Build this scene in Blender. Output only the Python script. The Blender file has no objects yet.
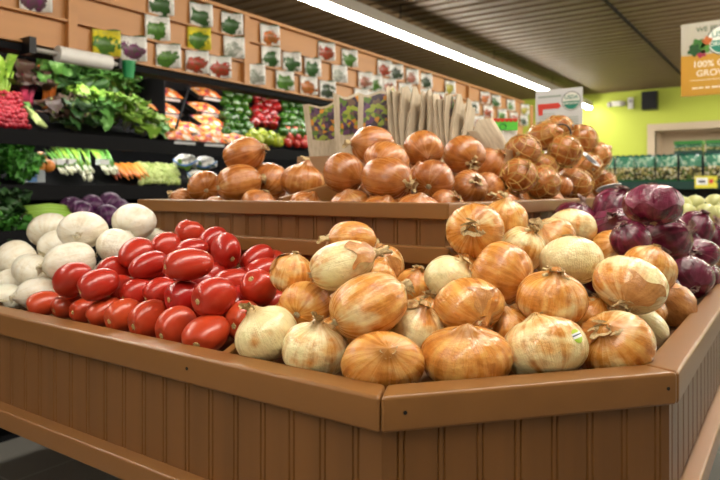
import bpy, math, random
from mathutils import Vector, Matrix
import numpy as np
random.seed(7); rng = np.random.default_rng(11)
R = math.radians; TH = R(34.7); ST, CT = math.sin(TH), math.cos(TH)
SC = bpy.context.scene; COL = SC.collection

# ------------------------------------------------------------------ camera, world, lights, exposure
# the store's long axis is +Y, the produce cooler stands along x = -2.8; the camera looks 34.7 degrees to the left of +Y
CAMZ = 1.1; F = 636.0
cd = bpy.data.cameras.new('camera'); cam = bpy.data.objects.new('camera', cd); COL.objects.link(cam)
cam.location = (0, 0, CAMZ); cam.rotation_euler = (R(90), 0, TH)
cd.sensor_width = 36; cd.lens = 36 * F / 720; cd.shift_y = -50 / 720
cd.clip_start = .02; cd.clip_end = 60
cd.dof.use_dof = True; cd.dof.focus_distance = .95; cd.dof.aperture_fstop = 6.3
SC.camera = cam
w = bpy.data.worlds.new('world'); SC.world = w; w.use_nodes = True
w.node_tree.nodes['Background'].inputs[0].default_value = (1, .93, .82, 1)
w.node_tree.nodes['Background'].inputs[1].default_value = .12
SC.view_settings.view_transform = 'Standard'; SC.view_settings.look = 'None'
SC.view_settings.gamma = 1; SC.view_settings.use_curve_mapping = False
SC.view_settings.exposure = 0.22
TUBE = 60.0            # glow of the long ceiling luminaires
COOLER = 18.0           # glow of the lamp inside the produce cooler

# ------------------------------------------------------------------ helpers
ORG = {}
class MB:
    def __init__(s): s.v = []; s.f = []
    def add(s, vs, fs):
        n = len(s.v); s.v += [tuple(p) for p in vs]; s.f += [tuple(i + n for i in f) for f in fs]; return s
    def box(s, x0, x1, y0, y1, z0, z1, M=None):
        vs = [Vector((x, y, z)) for x in (x0, x1) for y in (y0, y1) for z in (z0, z1)]
        if M is not None: vs = [M @ p for p in vs]
        return s.add(vs, [(0, 1, 3, 2), (4, 6, 7, 5), (0, 4, 5, 1), (2, 3, 7, 6), (0, 2, 6, 4), (1, 5, 7, 3)])
    def prism(s, poly, z0, z1):
        n = len(poly)
        return s.add([(x, y, z0) for x, y in poly] + [(x, y, z1) for x, y in poly],
                     [tuple(range(n - 1, -1, -1)), tuple(range(n, 2 * n))] + [(i, (i + 1) % n, n + (i + 1) % n, n + i) for i in range(n)])
    def tube(s, pts, rad, n=8, caps=True):
        pts = [Vector(p) for p in pts]; k = len(pts)
        rad = rad if isinstance(rad, (list, tuple)) else [rad] * k
        vs = []; up = Vector((0, 0, 1))
        for i, p in enumerate(pts):
            d = (pts[min(i + 1, k - 1)] - pts[max(i - 1, 0)]).normalized()
            a = d.cross(up) if abs(d.z) < .95 else d.cross(Vector((1, 0, 0)))
            a.normalize(); b = d.cross(a)
            vs += [p + (a * math.cos(6.2832 * j / n) + b * math.sin(6.2832 * j / n)) * rad[i] for j in range(n)]
        fs = [(i * n + j, i * n + (j + 1) % n, (i + 1) * n + (j + 1) % n, (i + 1) * n + j) for i in range(k - 1) for j in range(n)]
        if caps: fs += [tuple(range(n - 1, -1, -1)), tuple(range((k - 1) * n, k * n))]
        return s.add(vs, fs)
    def grid(s, rows):
        m = len(rows[0]); n = len(rows)
        return s.add([p for r in rows for p in r], [(i * m + j, i * m + j + 1, (i + 1) * m + j + 1, (i + 1) * m + j) for i in range(n - 1) for j in range(m - 1)])
    def ball(s, c, rx, ry=None, rz=None, n=10, m=7, M=None):
        ry = ry or rx; rz = rz or rx; vs = []; c = Vector(c)
        for i in range(m + 1):
            t = math.pi * i / m
            for j in range(n):
                a = 6.2832 * j / n
                p = Vector((rx * math.sin(t) * math.cos(a), ry * math.sin(t) * math.sin(a), rz * math.cos(t)))
                vs.append((M @ p if M is not None else p) + c)
        return s.add(vs, [(i * n + j, (i + 1) * n + j, (i + 1) * n + (j + 1) % n, i * n + (j + 1) % n) for i in range(m) for j in range(n)])
    def mesh(s, name, mat=None, smooth=False, org=(0, 0, 0)):
        me = bpy.data.meshes.new(name)
        me.from_pydata([(p[0] - org[0], p[1] - org[1], p[2] - org[2]) for p in s.v], [], s.f)
        me.validate(); me.update()
        if smooth: me.polygons.foreach_set('use_smooth', [True] * len(me.polygons))
        if mat: me.materials.append(mat)
        return me
    def build(s, name, mat, parent=None, smooth=False, bevel=0, org=None):
        if org is None: org = ORG.get(parent.name, (0, 0, 0)) if parent else (0, 0, 0)
        o = bpy.data.objects.new(name, s.mesh(name, mat, smooth, org)); COL.objects.link(o)
        if parent: o.parent = parent; ORG[o.name] = org
        else: o.location = org; ORG[o.name] = org
        if bevel:
            b = o.modifiers.new('bevel', 'BEVEL'); b.width = bevel; b.segments = 2; b.limit_method = 'ANGLE'
            o.data.polygons.foreach_set('use_smooth', [True] * len(o.data.polygons))
            wn = o.modifiers.new('wn', 'WEIGHTED_NORMAL')
        return o
def tag(o, label=None, cat=None, group=None, kind=None):
    if label: o['label'] = label
    if cat: o['category'] = cat
    if group: o['group'] = group
    if kind: o['kind'] = kind
    return o
def thing(name, label, cat, loc, group=None):
    o = bpy.data.objects.new(name, None); COL.objects.link(o); o.location = loc; ORG[o.name] = tuple(loc)
    o.empty_display_size = .05
    return tag(o, label, cat, group)
def struct(name, mb, mat, bevel=0): return tag(mb.build(name, mat, bevel=bevel), kind='structure')
def copy_tree(o, parent=None):
    c = o.copy(); COL.objects.link(c); c.parent = parent; ORG[c.name] = ORG.get(o.name, (0, 0, 0))
    for ch in list(o.children): copy_tree(ch, c)
    return c
def link(name, me, parent=None):
    o = bpy.data.objects.new(name, me); COL.objects.link(o)
    if parent: o.parent = parent
    return o
RT = Vector((CT, ST, 0)); FW = Vector((-ST, CT, 0)); UP = Vector((0, 0, 1))
def ray(u, v): return RT * ((u - 360) / F) + FW + UP * (-(v - 190) / F)
CO = Vector((0, 0, CAMZ))
def on_x(u, v, x): d = ray(u, v); return CO + d * (x / d.x)
def on_y(u, v, y): d = ray(u, v); return CO + d * (y / d.y)
def at_t(u, v, t): return CO + ray(u, v) * t

# ------------------------------------------------------------------ materials
class NT:
    def __init__(s, name, rough=.5, spec=.5):
        s.m = bpy.data.materials.new(name); s.m.use_nodes = True; s.t = s.m.node_tree; s.b = s.t.nodes['Principled BSDF']
        s.b.inputs['Roughness'].default_value = rough; s.b.inputs['Specular IOR Level'].default_value = spec
    def n(s, typ, **kw):
        o = s.t.nodes.new('ShaderNode' + typ)
        for k, v in kw.items():
            if hasattr(o, k) and not k.startswith('i_'): setattr(o, k, v)
        return o
    def l(s, a, b): s.t.links.new(a, b)
    def val(s, sock, v):
        if hasattr(v, 'is_output'): s.l(v, sock)
        else: sock.default_value = v
    def math(s, op, a, b=0, c=None):
        o = s.n('Math', operation=op); s.val(o.inputs[0], a); s.val(o.inputs[1], b)
        if c is not None: s.val(o.inputs[2], c)
        return o.outputs[0]
    def vm(s, op, a, b=(0, 0, 0)):
        o = s.n('VectorMath', operation=op); s.val(o.inputs[0], a); s.val(o.inputs[1], b); return o.outputs[0]
    def coord(s, k='Object'): return s.n('TexCoord').outputs[k]
    def noise(s, vec, scale, detail=3, rough=.5):
        o = s.n('TexNoise'); s.l(vec, o.inputs['Vector']); o.inputs['Scale'].default_value = scale
        o.inputs['Detail'].default_value = detail; o.inputs['Roughness'].default_value = rough; return o.outputs['Fac']
    def ramp(s, fac, stops, interp='LINEAR'):
        o = s.n('ValToRGB'); s.l(fac, o.inputs[0]); e = o.color_ramp; e.interpolation = interp
        while len(e.elements) < len(stops): e.elements.new(.5)
        for q, (p, c) in zip(e.elements, stops): q.position = p; q.color = (*c, 1) if len(c) == 3 else c
        return o.outputs[0]
    def mix(s, f, a, b, mode='MIX'):
        o = s.n('Mix', data_type='RGBA', blend_type=mode)
        s.val(o.inputs[0], f)
        for i, v in ((6, a), (7, b)):
            if hasattr(v, 'is_output'): s.l(v, o.inputs[i])
            else: o.inputs[i].default_value = (*v, 1)
        return o.outputs[2]
    def color(s, c):
        if hasattr(c, 'is_output'): s.l(c, s.b.inputs['Base Color'])
        else: s.b.inputs['Base Color'].default_value = (*c, 1)
        return s
    def bump(s, h, strength=.3, dist=.01):
        o = s.n('Bump'); o.inputs['Strength'].default_value = strength; o.inputs['Distance'].default_value = dist
        s.l(h, o.inputs['Height']); s.l(o.outputs[0], s.b.inputs['Normal']); return s
def plain(name, c, rough=.5, spec=.5, var=.12, scale=30, metal=0):
    t = NT(name, rough, spec); v = t.coord()
    n = t.noise(v, scale, 3)
    t.color(t.mix(n, tuple(x * (1 - var) for x in c), tuple(min(1, x * (1 + var)) for x in c)))
    t.b.inputs['Metallic'].default_value = metal
    return t.m
def wood(name, c, grain=(1, 1, .08), rough=.42, var=.25, scale=30, bump=.06):
    t = NT(name, rough, .5); v = t.vm('MULTIPLY', t.coord(), grain)
    n = t.noise(v, scale, 5, .6); n2 = t.noise(v, scale * 4, 2)
    col = t.ramp(n, [(.25, tuple(x * (1 - var) for x in c)), (.75, tuple(x * (1 + var * .7) for x in c))])
    col = t.mix(t.math('MULTIPLY', n2, .25), col, tuple(x * .55 for x in c))
    t.color(col); t.bump(n2, bump, .002); return t.m
def glow(name, c, s):
    t = NT(name); t.color((.9, .9, .9)); t.b.inputs['Emission Color'].default_value = (*c, 1); t.b.inputs['Emission Strength'].default_value = s; return t.m

def meridian(t, zs=.12, off=True):
    v = t.coord()
    flat = t.vm('NORMALIZE', t.vm('MULTIPLY', v, (1, 1, 0)))
    zz = t.vm('MULTIPLY', v, (0, 0, zs))
    p = t.vm('ADD', flat, zz)
    if off:
        oi = t.n('ObjectInfo'); p = t.vm('ADD', p, t.n('CombineXYZ').outputs[0]) if False else p
        cx = t.n('CombineXYZ'); t.l(t.math('MULTIPLY', oi.outputs['Random'], 37.0), cx.inputs[0]); t.l(t.math('MULTIPLY', oi.outputs['Random'], 91.0), cx.inputs[2])
        return t.vm('ADD', p, cx.outputs[0]), t.vm('ADD', v, cx.outputs[0]), v, oi
def onion_mat(name, dark, mid, gold, cream, green, rough=.3, soft=.26):
    # object colour: r = how much pale flesh shows, g = how brown the outer skin is
    t = NT(name, rough, .5); pm, pv, v, oi = meridian(t)
    sep = t.n('SeparateColor'); t.l(oi.outputs['Color'], sep.inputs[0]); pale, brown = sep.outputs[0], sep.outputs[1]
    st = t.noise(pm, 4.5, 4, .55); fine = t.noise(pm, 26, 3, .6); big = t.noise(pv, 1.1, 3, .5); mid_ = t.noise(pv, 2.6, 3, .55)
    k = t.math('ADD', t.math('MULTIPLY', st, .55), t.math('MULTIPLY', mid_, .45))
    skin = t.ramp(k, [(.34, dark), (.48, mid), (.64, gold)])
    skin = t.mix(t.math('MULTIPLY', brown, .75), skin, t.mix(.5, dark, tuple(x * .6 for x in dark)))
    fm = t.n('MapRange'); t.l(fine, fm.inputs[0]); fm.inputs[1].default_value = .55; fm.inputs[2].default_value = .75
    skin = t.mix(t.math('MULTIPLY', fm.outputs[0], .38), skin, dark)
    fl = t.mix(t.noise(pv, 1.6, 2), cream, green)
    fl = t.mix(t.math('MULTIPLY', fm.outputs[0], .2), fl, gold)
    lo = t.math('SUBTRACT', .74, t.math('MULTIPLY', pale, .55))
    bigs = t.math('ADD', big, t.math('MULTIPLY', t.math('SUBTRACT', st, .5), .26))
    fac = t.n('MapRange'); fac.interpolation_type = 'SMOOTHSTEP'; t.l(bigs, fac.inputs[0]); t.l(lo, fac.inputs[1]); t.l(t.math('ADD', lo, soft), fac.inputs[2])
    col = t.mix(fac.outputs[0], skin, fl)
    # papery browning by the neck and a few specks of dirt
    sz = t.n('SeparateXYZ'); t.l(v, sz.inputs[0])
    nk = t.n('MapRange'); t.l(sz.outputs[2], nk.inputs[0]); nk.inputs[1].default_value = .86; nk.inputs[2].default_value = 1.1
    col = t.mix(t.math('MULTIPLY', nk.outputs[0], .6), col, tuple(x * .6 for x in mid))
    sp = t.noise(pv, 8, 3, .7)
    spm = t.n('MapRange'); t.l(sp, spm.inputs[0]); spm.inputs[1].default_value = .66; spm.inputs[2].default_value = .72
    col = t.mix(t.math('MULTIPLY', spm.outputs[0], .45), col, tuple(x * .5 for x in dark))
    t.color(col)
    t.bump(t.math('ADD', t.math('MULTIPLY', fine, .5), t.math('MULTIPLY', mid_, 1.4)), .22, .03)
    t.l(t.math('ADD', t.math('MULTIPLY', st, .25), rough - .15), t.b.inputs['Roughness'])
    t.b.inputs['Coat Weight'].default_value = .4; t.b.inputs['Coat Roughness'].default_value = .18
    return t.m
M = {}
M['onion'] = onion_mat('yellow onion skin', (.42, .125, .018), (.68, .275, .048), (.84, .48, .13), (.92, .77, .46), (.82, .74, .35))
M['copper'] = onion_mat('copper onion skin', (.27, .072, .014), (.47, .155, .030), (.62, .26, .062), (.70, .44, .17), (.60, .40, .13), .29)
M['white'] = onion_mat('white onion skin', (.70, .60, .42), (.84, .77, .62), (.88, .84, .74), (.90, .88, .80), (.80, .80, .60), .36)
M['red'] = onion_mat('red onion skin', (.045, .003, .013), (.12, .006, .028), (.24, .02, .065), (.42, .14, .22), (.26, .05, .11), .26)
def paper_mat(name, a, b):
    t = NT(name, .7, .2); n = t.noise(t.vm('MULTIPLY', t.coord(), (14, 14, 2)), 1.5, 4, .7); t.color(t.ramp(n, [(.3, a), (.7, b)])); t.bump(n, .3, .02); return t.m
M['neck'] = paper_mat('dried neck', (.30, .19, .08), (.80, .62, .34))
M['redneck'] = paper_mat('red dried neck', (.16, .07, .07), (.55, .40, .34))
M['whiteneck'] = paper_mat('pale dried neck', (.45, .38, .22), (.78, .70, .50))
M['root'] = plain('root fibres', (.42, .33, .19), .8, .2)
M['flake'] = onion_mat('loose outer skin', (.33, .115, .025), (.52, .22, .055), (.68, .36, .12), (.72, .46, .2), (.7, .5, .22), .38)
M['redflake'] = onion_mat('loose red skin', (.07, .006, .02), (.15, .012, .04), (.28, .05, .11), (.5, .28, .32), (.4, .15, .2), .35)
def tomato_mat():
    t = NT('tomato skin', .30, .5); pm, pv, v, oi = meridian(t, .3)
    n = t.noise(pv, 1.6, 2)
    a = t.mix(oi.outputs['Random'], (.37, .010, .008), (.45, .026, .010))
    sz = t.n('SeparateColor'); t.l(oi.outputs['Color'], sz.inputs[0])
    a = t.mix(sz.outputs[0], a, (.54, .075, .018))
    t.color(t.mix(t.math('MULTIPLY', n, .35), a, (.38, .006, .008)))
    t.b.inputs['Coat Weight'].default_value = .2; t.b.inputs['Coat Roughness'].default_value = .16
    return t.m
M['tomato'] = tomato_mat()
M['scar'] = plain('stem scar', (.50, .36, .16), .7, .2)
STANDC = (.245, .104, .026)
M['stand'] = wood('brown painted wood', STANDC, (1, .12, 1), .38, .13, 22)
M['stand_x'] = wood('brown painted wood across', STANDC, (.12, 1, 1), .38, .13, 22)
M['bead'] = wood('brown beadboard', (.19, .078, .019), (1, 1, .06), .45, .22, 28)  # same paint as the rim, the panels' shade put into a darker brown
M['deck'] = wood('bin deck', (.16, .075, .032), (1, .1, 1), .6, .2, 20)
M['board'] = wood('orange panel wood', (.50, .22, .058), (1, .07, 1), .45, .14, 14)
M['black'] = plain('black metal', (.007, .007, .008), .45, .3)
M['blackp'] = plain('black plastic', (.011, .011, .012), .5, .25)
M['cooler'] = plain('matte black cooler', (.007, .007, .008), .75, .12)
M['white_p'] = plain('white plastic', (.78, .76, .72), .4, .5, .05)
M['grey_metal'] = plain('grey painted metal', (.42, .40, .36), .45, .5, .06)
M['tube'] = glow('lamp diffuser', (1, .94, .82), TUBE)
M['cooltube'] = glow('cooler lamp', (1, .97, .90), COOLER)
def floor_mat():
    t = NT('grey floor tiles', .45, .4); v = t.coord()
    br = t.n('TexBrick'); t.l(v, br.inputs['Vector']); br.inputs['Scale'].default_value = 1.0
    br.offset = 0; br.inputs['Brick Width'].default_value = .61; br.inputs['Row Height'].default_value = .61; br.inputs['Mortar Size'].default_value = .004
    br.inputs['Color1'].default_value = (.21, .20, .18, 1); br.inputs['Color2'].default_value = (.24, .23, .205, 1); br.inputs['Mortar'].default_value = (.40, .38, .35, 1)
    t.color(t.mix(t.math('MULTIPLY', t.noise(v, 6, 5), .4), br.outputs[0], (.17, .16, .145))); return t.m
M['floor'] = floor_mat()
M['slat'] = wood('brown ceiling slats', (.135, .080, .034), (.06, 1, 1), .55, .25, 16)
M['plenum'] = plain('dark ceiling void', (.02, .016, .012), .9, .1)
M['green'] = plain('lime green wall paint', (.52, .60, .085), .6, .3, .03, 3)
M['beige'] = plain('beige paint', (.58, .47, .34), .6, .3, .04, 3)
M['offwhite'] = plain('off white paint', (.62, .57, .48), .7, .2, .04, 3)
M['darkwall'] = plain('dark wall', (.05, .045, .04), .8, .2)

# ------------------------------------------------------------------ setting
struct('floor', MB().box(-7, 6, -4, 13.0, -.05, 0), M['floor'])
CZ = 3.0
mb = MB()
y = -3.95
while y < 12.95:
    for xa, xb in ((-7.0, -1.63), (-1.585, 6)):
        mb.box(xa, xb, y, y + .125, CZ, CZ + .06)
    y += .2
struct('ceiling', mb.box(-7, 6, -4, 13, CZ + .12, CZ + .14), M['slat'])
struct('wall_left', MB().box(-7.1, -7, -4, 13, 0, CZ + .14), M['darkwall'])
struct('wall_right', MB().box(6, 6.1, -4, 13, 0, CZ + .14), M['offwhite'])
struct('wall_front', MB().box(-7.1, 6.1, -4.1, -4, 0, CZ + .14), M['offwhite'])
dl = on_y(655, 130, 13).x; dz = on_y(655, 131, 13).z; dr = dl + 1.7
mb = MB().box(-7.1, dl, 13, 13.15, 0, CZ + .14).box(dr, 6.1, 13, 13.15, 0, CZ + .14).box(dl, dr, 13, 13.15, dz, CZ + .14)
struct('wall_back', mb, M['green'])
fw = .13
struct('trim_1', MB().box(dl - fw, dl, 12.96, 13.16, 0, dz + fw).box(dr, dr + fw, 12.96, 13.16, 0, dz + fw).box(dl, dr, 12.96, 13.16, dz, dz + fw), M['beige'])
struct('wall_corridor', MB().box(dl - .05, dr + .05, 13.7, 13.75, 0, dz + .05).box(dl - .05, dl, 13.15, 13.7, 0, dz + .05).box(dr, dr + .05, 13.15, 13.7, 0, dz + .05).box(dl - .05, dr + .05, 13.15, 13.7, dz, dz + .05), M['beige'])
struct('floor_corridor', MB().box(dl, dr, 13.0, 13.7, -.05, 0), M['floor'])
# ceiling track that crosses the slats
tag(MB().box(-1.62, -1.595, -3.9, 12.9, CZ - .012, CZ + .12).build('ceiling_track', M['plenum'], org=(-1.6, 4, CZ)), 'thin black track running across the slatted ceiling to the hanging sign', 'track')

def luminaire(x, y0, y1, z, label):
    t = thing('ceiling_light', label, 'ceiling light', (x, (y0 + y1) / 2, z), 'long strip lights under the ceiling')
    MB().box(x - .05, x + .05, y0, y1, z + .036, z + .15).build('housing', M['grey_metal'], t, bevel=.006)
    MB().box(x - .038, x + .038, y0 + .01, y1 - .01, z, z + .035).build('diffuser', M['tube'], t)
    k = y0 + .8
    while k < y1:
        MB().tube([(x, k, z + .15), (x, k, CZ + .02)], .006, 6).build('hanger', M['black'], t); k += 2.45
    return t
luminaire(-3.4, -2.5, 12.85, 2.69, 'long glowing strip light hung above the seed packet board')
luminaire(0.0, -3.2, 12.2, 2.72, 'long strip light hung over the onion stand')
luminaire(1.75, 5.0, 12.2, 2.72, 'added out-of-view strip light over the aisle beside the onion stand')  # strip light out of view, added to brighten the green back wall
luminaire(3.4, 3.0, 12.2, 2.72, 'long strip light hung over the far aisle')

# ------------------------------------------------------------------ the display stand
RIMZ = .865
def offset(poly, d):
    # open polyline, shifted to its left-hand side by d
    out = []; n = len(poly)
    for i in range(n):
        p = Vector(poly[i]); ns = []
        if i > 0: e = (p - Vector(poly[i - 1])).normalized(); ns.append(Vector((-e.y, e.x)))
        if i < n - 1: e = (Vector(poly[i + 1]) - p).normalized(); ns.append(Vector((-e.y, e.x)))
        m = sum(ns, Vector((0, 0))) / len(ns); m = m / m.dot(ns[0]) if len(ns) > 1 else m
        out.append(tuple(p + m * d))
    return out
OUT = [(-1.82, .606), (-.392, .606), (-.129, .909), (-.129, 3.3), (-1.82, 3.3), (-1.82, .606)]
stand = thing('produce_stand', 'brown painted wooden produce stand with beadboard sides and a raised bin', 'produce stand', (-.95, 1.9, 0))
def ring(name, d0, d1, z0, z1, mats, bevel=.004):
    a = offset(OUT, d0); b = offset(OUT, d1)
    # close the last corner squarely
    a[0] = a[-1] = (OUT[0][0] + d0, OUT[0][1] + d0); b[0] = b[-1] = (OUT[0][0] + d1, OUT[0][1] + d1)
    for i in range(5):
        e = Vector(OUT[i + 1]) - Vector(OUT[i]); g = (e.normalized() * .0004)
        p = [(a[i][0] + g.x, a[i][1] + g.y), (a[i + 1][0] - g.x, a[i + 1][1] - g.y), (b[i + 1][0] - g.x, b[i + 1][1] - g.y), (b[i][0] + g.x, b[i][1] + g.y)]
        MB().prism(p, z0, z1).build(name, mats[0] if abs(e.x) > abs(e.y) * .8 else mats[1], stand, bevel=bevel)
SX = (M['stand_x'], M['stand'])
ring('rim_board', 0, .046, RIMZ - .043, RIMZ, SX, .005)
ring('base_moulding', -.0135, .03, .655, .69, SX, .004)
def beadwall(name, p0, p1, z0, z1, parent, mat, pitch=.05, depth=.0028, th=.015):
    # tongue-and-groove boards: every board ends in a narrow bead between two grooves
    a = Vector(p0); b = Vector(p1); L = (b - a).length; e = (b - a) / L; nrm = Vector((e.y, -e.x))   # outwards
    xs = [(0, 0)]; k = .02
    while k < L - .012:
        for c in (k, k + .0075): xs += [(c - .0016, 0), (c, -depth), (c + .0016, 0)]
        k += pitch
    xs.append((L, 0))
    pts = [tuple(a + e * x + nrm * dd) for x, dd in xs]
    back = [tuple(b - nrm * th - e * th), tuple(a - nrm * th + e * th)]
    m = MB(); n = len(pts)
    for z in (z0, z1): m.v += [(x, y_, z) for x, y_ in pts + back]
    N = n + 2
    m.f += [(i, (i + 1) % N, N + (i + 1) % N, N + i) for i in range(N)]
    return m.build(name, mat, parent)
pan = offset(OUT, .012); pan[0] = pan[-1] = (OUT[0][0] + .012, OUT[0][1] + .012)
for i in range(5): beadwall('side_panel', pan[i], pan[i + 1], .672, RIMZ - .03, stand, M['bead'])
bot = offset(OUT, .03)[:5]; bot[0] = (OUT[0][0] + .03, OUT[0][1] + .03)
MB().prism(bot, .660, .675).build('bottom_board', M['deck'], stand)
MB().box(-1.3, -.5, 1.15, 3.1, 0, .66).build('plinth', M['black'], stand)
inn = offset(OUT, .046)
E2 = (Vector((-.129, .909)) - Vector((-.392, .606))).normalized(); NC = Vector((-E2.y, E2.x))
def rimd(x, y_): return min(y_ - .606, -.129 - x, (Vector((x, y_)) - Vector((-.392, .606))).dot(NC)) - .046
def deckz(x, y_): return CAMZ - (.272 - .13 * max(0, min(rimd(x, y_), .42)))
# sloped floor of the lower bins, in front of and beside the riser
m = MB(); NX = 40
xs = list(np.linspace(-1.772, -.54, 32)); ys = list(np.linspace(.653, 1.055, 14))
m.grid([[(x, yy, deckz(x, yy)) for x in xs] for yy in ys])
m2 = MB(); xs2 = list(np.linspace(0, 1, 14)); ys2 = list(np.linspace(.653, 3.25, 50))
def rightedge(yy):
    c = -.129 - .046
    if yy < .95: 
        # chamfer inner line
        q0 = Vector((-.392, .606)) + NC * .046
        c = min(c, q0.x + (yy - q0.y) / E2.y * E2.x)
    return max(c, -.53)
m.grid([[(-.54 + (rightedge(yy) + .54) * u_, yy, deckz(-.54 + (rightedge(yy) + .54) * u_, yy)) for u_ in xs2] for yy in ys2])
m.build('bin_floor', M['deck'], stand)
# riser: raised bin on the middle of the stand
RZ = 1.076
RO = [(-1.42, 1.055), (-.54, 1.055), (-.54, 3.24), (-1.42, 3.24)]
for i in range(4):
    a, b = RO[i], RO[(i + 1) % 4]
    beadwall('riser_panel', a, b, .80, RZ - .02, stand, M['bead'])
    e = (Vector(b) - Vector(a)).normalized(); n_ = Vector((e.y, -e.x)); g = .0004
    for nm, o0, i0, z0, z1 in (('riser_rim', .014, .024, RZ - .031, RZ), ('riser_ledge', .020, .002, .962, .995)):
        A = Vector(a) - e * (o0 - g) + n_ * o0; B = Vector(b) + e * (o0 - g) + n_ * o0
        C_ = Vector(b) - e * (i0 + g) - n_ * i0; D_ = Vector(a) + e * (i0 + g) - n_ * i0
        MB().prism([tuple(A), tuple(B), tuple(C_), tuple(D_)], z0, z1).build(nm, SX[0] if abs(e.x) > .5 else SX[1], stand, bevel=.003)
def rdeck(x, y_): return CAMZ - (.103 - .22 * max(0, min(min(y_ - 1.055, -.54 - x) - .03, .6)))
m = MB(); m.grid([[(x, yy, rdeck(x, yy)) for x in np.linspace(-1.395, -.565, 24)] for yy in np.linspace(1.08, 3.215, 44)])
m.build('riser_floor', M['deck'], stand)
def divider(x0, y0, x1, y1, za, zb, low):
    a = Vector((x0, y0)); b = Vector((x1, y1)); e = (b - a).normalized(); n_ = Vector((-e.y, e.x)) * .007
    P = [a - n_, b - n_, b + n_, a + n_]; z = [za, zb, zb, za]
    m = MB(); m.add([(p.x, p.y, low) for p in P] + [(p.x, p.y, zz) for p, zz in zip(P, z)], [(3, 2, 1, 0), (4, 5, 6, 7)] + [(i, (i + 1) % 4, 4 + (i + 1) % 4, 4 + i) for i in range(4)])
    m.build('divider', M['stand'], stand, bevel=.002)
divider(-.692, .653, -.79, 1.052, .862, .945, .80)
divider(-.967, 1.08, -.967, 1.56, 1.083, 1.168, .95)
# countersunk screw holes in the rim
m = MB()
for (u, v) in ((657, 367), (671, 345)): pass
sc2 = Vector((-.392, .606)) + E2 * .030; sc3 = Vector((-.392, .606)) + E2 * .385
for x, yy in ((on_y(187, 367, .606).x, .606), tuple(sc2), tuple(sc3)):
    e = E2 if x > -.39 else Vector((1, 0)); n_ = Vector((e.y, -e.x))
    p = Vector((x, yy)) + n_ * .0002
    m.tube([(p.x, p.y, RIMZ - .02), (p.x + n_.x * .0008, p.y + n_.y * .0008, RIMZ - .02)], .0024, 10)
m.build('screw', M['black'], stand)

# ------------------------------------------------------------------ onions
def onion_mesh(name, mat, seed, shoulder=.16, k=1.0, lump=.03, ridge=.006, step=None):
    r = random.Random(seed); NP, NT_ = 56, 34
    ph = [r.uniform(0, 6.28) for _ in range(6)]; am = [r.uniform(.3, 1) * lump for _ in range(6)]
    rid = [r.uniform(-1, 1) for _ in range(NP)]
    m = MB(); rows = []
    for i in range(NT_ + 1):
        t = math.pi * i / NT_; row = []
        for j in range(NP):
            a = 6.28319 * j / NP
            rr = 1 + am[0] * math.sin(a + ph[0]) * math.sin(t) + am[1] * math.sin(2 * a + ph[1]) * math.sin(t) ** 2 + am[2] * math.sin(3 * a + 2 * t + ph[2]) * .6 + am[3] * math.cos(2 * t + ph[3]) * .5
            rr += ridge * rid[j] * math.sin(t) ** 1.5
            if step and (a - step[0]) % 6.28319 < step[1]:
                e = .35 * math.sin(3 * a + ph[4]) * .3
                if step[2] + e < t < step[3] + e: rr += .013
            s_ = math.sin(t) ** .84; c_ = math.copysign(abs(math.cos(t)) ** .90, math.cos(t))
            z = c_ * k * (1.0 if c_ > 0 else .94)
            if t < .75: z += shoulder * math.exp(-(t / .19) ** 2); 
            if t > 2.8: z += .05 * math.exp(-((math.pi - t) / .16) ** 2)
            row.append((rr * s_ * math.cos(a), rr * s_ * math.sin(a), rr * z))
        rows.append(row + [row[0]])
    vs = []; 
    n = NP
    for row in rows: m.v += row[:NP]
    m.f += [(i * n + j, (i + 1) * n + j, (i + 1) * n + (j + 1) % n, i * n + (j + 1) % n) for i in range(NT_) for j in range(n)]
    return m.mesh(name, mat, True)
def neck_mesh(mat, seed, L=.32, fat=.13, z0=1.02):
    r = random.Random(seed); m = MB(); n = 14; K = 8
    bx, by = r.uniform(-.25, .25), r.uniform(-.25, .25); rows = []
    for i in range(K + 1):
        f = i / K
        rad = fat * (1.5 - .95 * min(1, f * 2.2)) if f < .45 else fat * (.52 + .55 * (f - .45) / .55)
        tw = f * 1.2; row = []
        for j in range(n):
            a = 6.283 * j / n + tw
            q = rad * (1 + .30 * math.sin(3 * a + seed) + r.uniform(-.16, .16))
            h = L * f + (r.uniform(-.12, .1) * L if i == K else 0)
            row.append((q * math.cos(a) + bx * L * f * f * 2, q * math.sin(a) * .8 + by * L * f * f * 2, z0 - .06 + h))
        m.v += row
    m.f += [(i * n + j, i * n + (j + 1) % n, (i + 1) * n + (j + 1) % n, (i + 1) * n + j) for i in range(K) for j in range(n)]
    # torn papery strips
    for s_ in range(6):
        a = r.uniform(0, 6.28); l = L * r.uniform(.35, .85); ww = fat * r.uniform(.25, .5); st = r.uniform(.1, .9)
        rows = []
        for i in range(5):
            f = i / 4; rad = fat * (.8 + f * 1.3 * st); wd = ww * (1 - .8 * f)
            ca, sa = math.cos(a + f * .6), math.sin(a + f * .6)
            z = z0 + l * f - .25 * l * f * f * st * 2
            rows.append([(rad * ca - sa * wd + bx * f * L, rad * sa + ca * wd + by * f * L, z), (rad * ca + sa * wd + bx * f * L, rad * sa - ca * wd + by * f * L, z + .01)])
        m.grid(rows); m.grid([[(x * .97, y_ * .97, z - .006) for x, y_, z in reversed(rw)] for rw in rows])
    return m.mesh('neck', mat, True)
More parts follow.
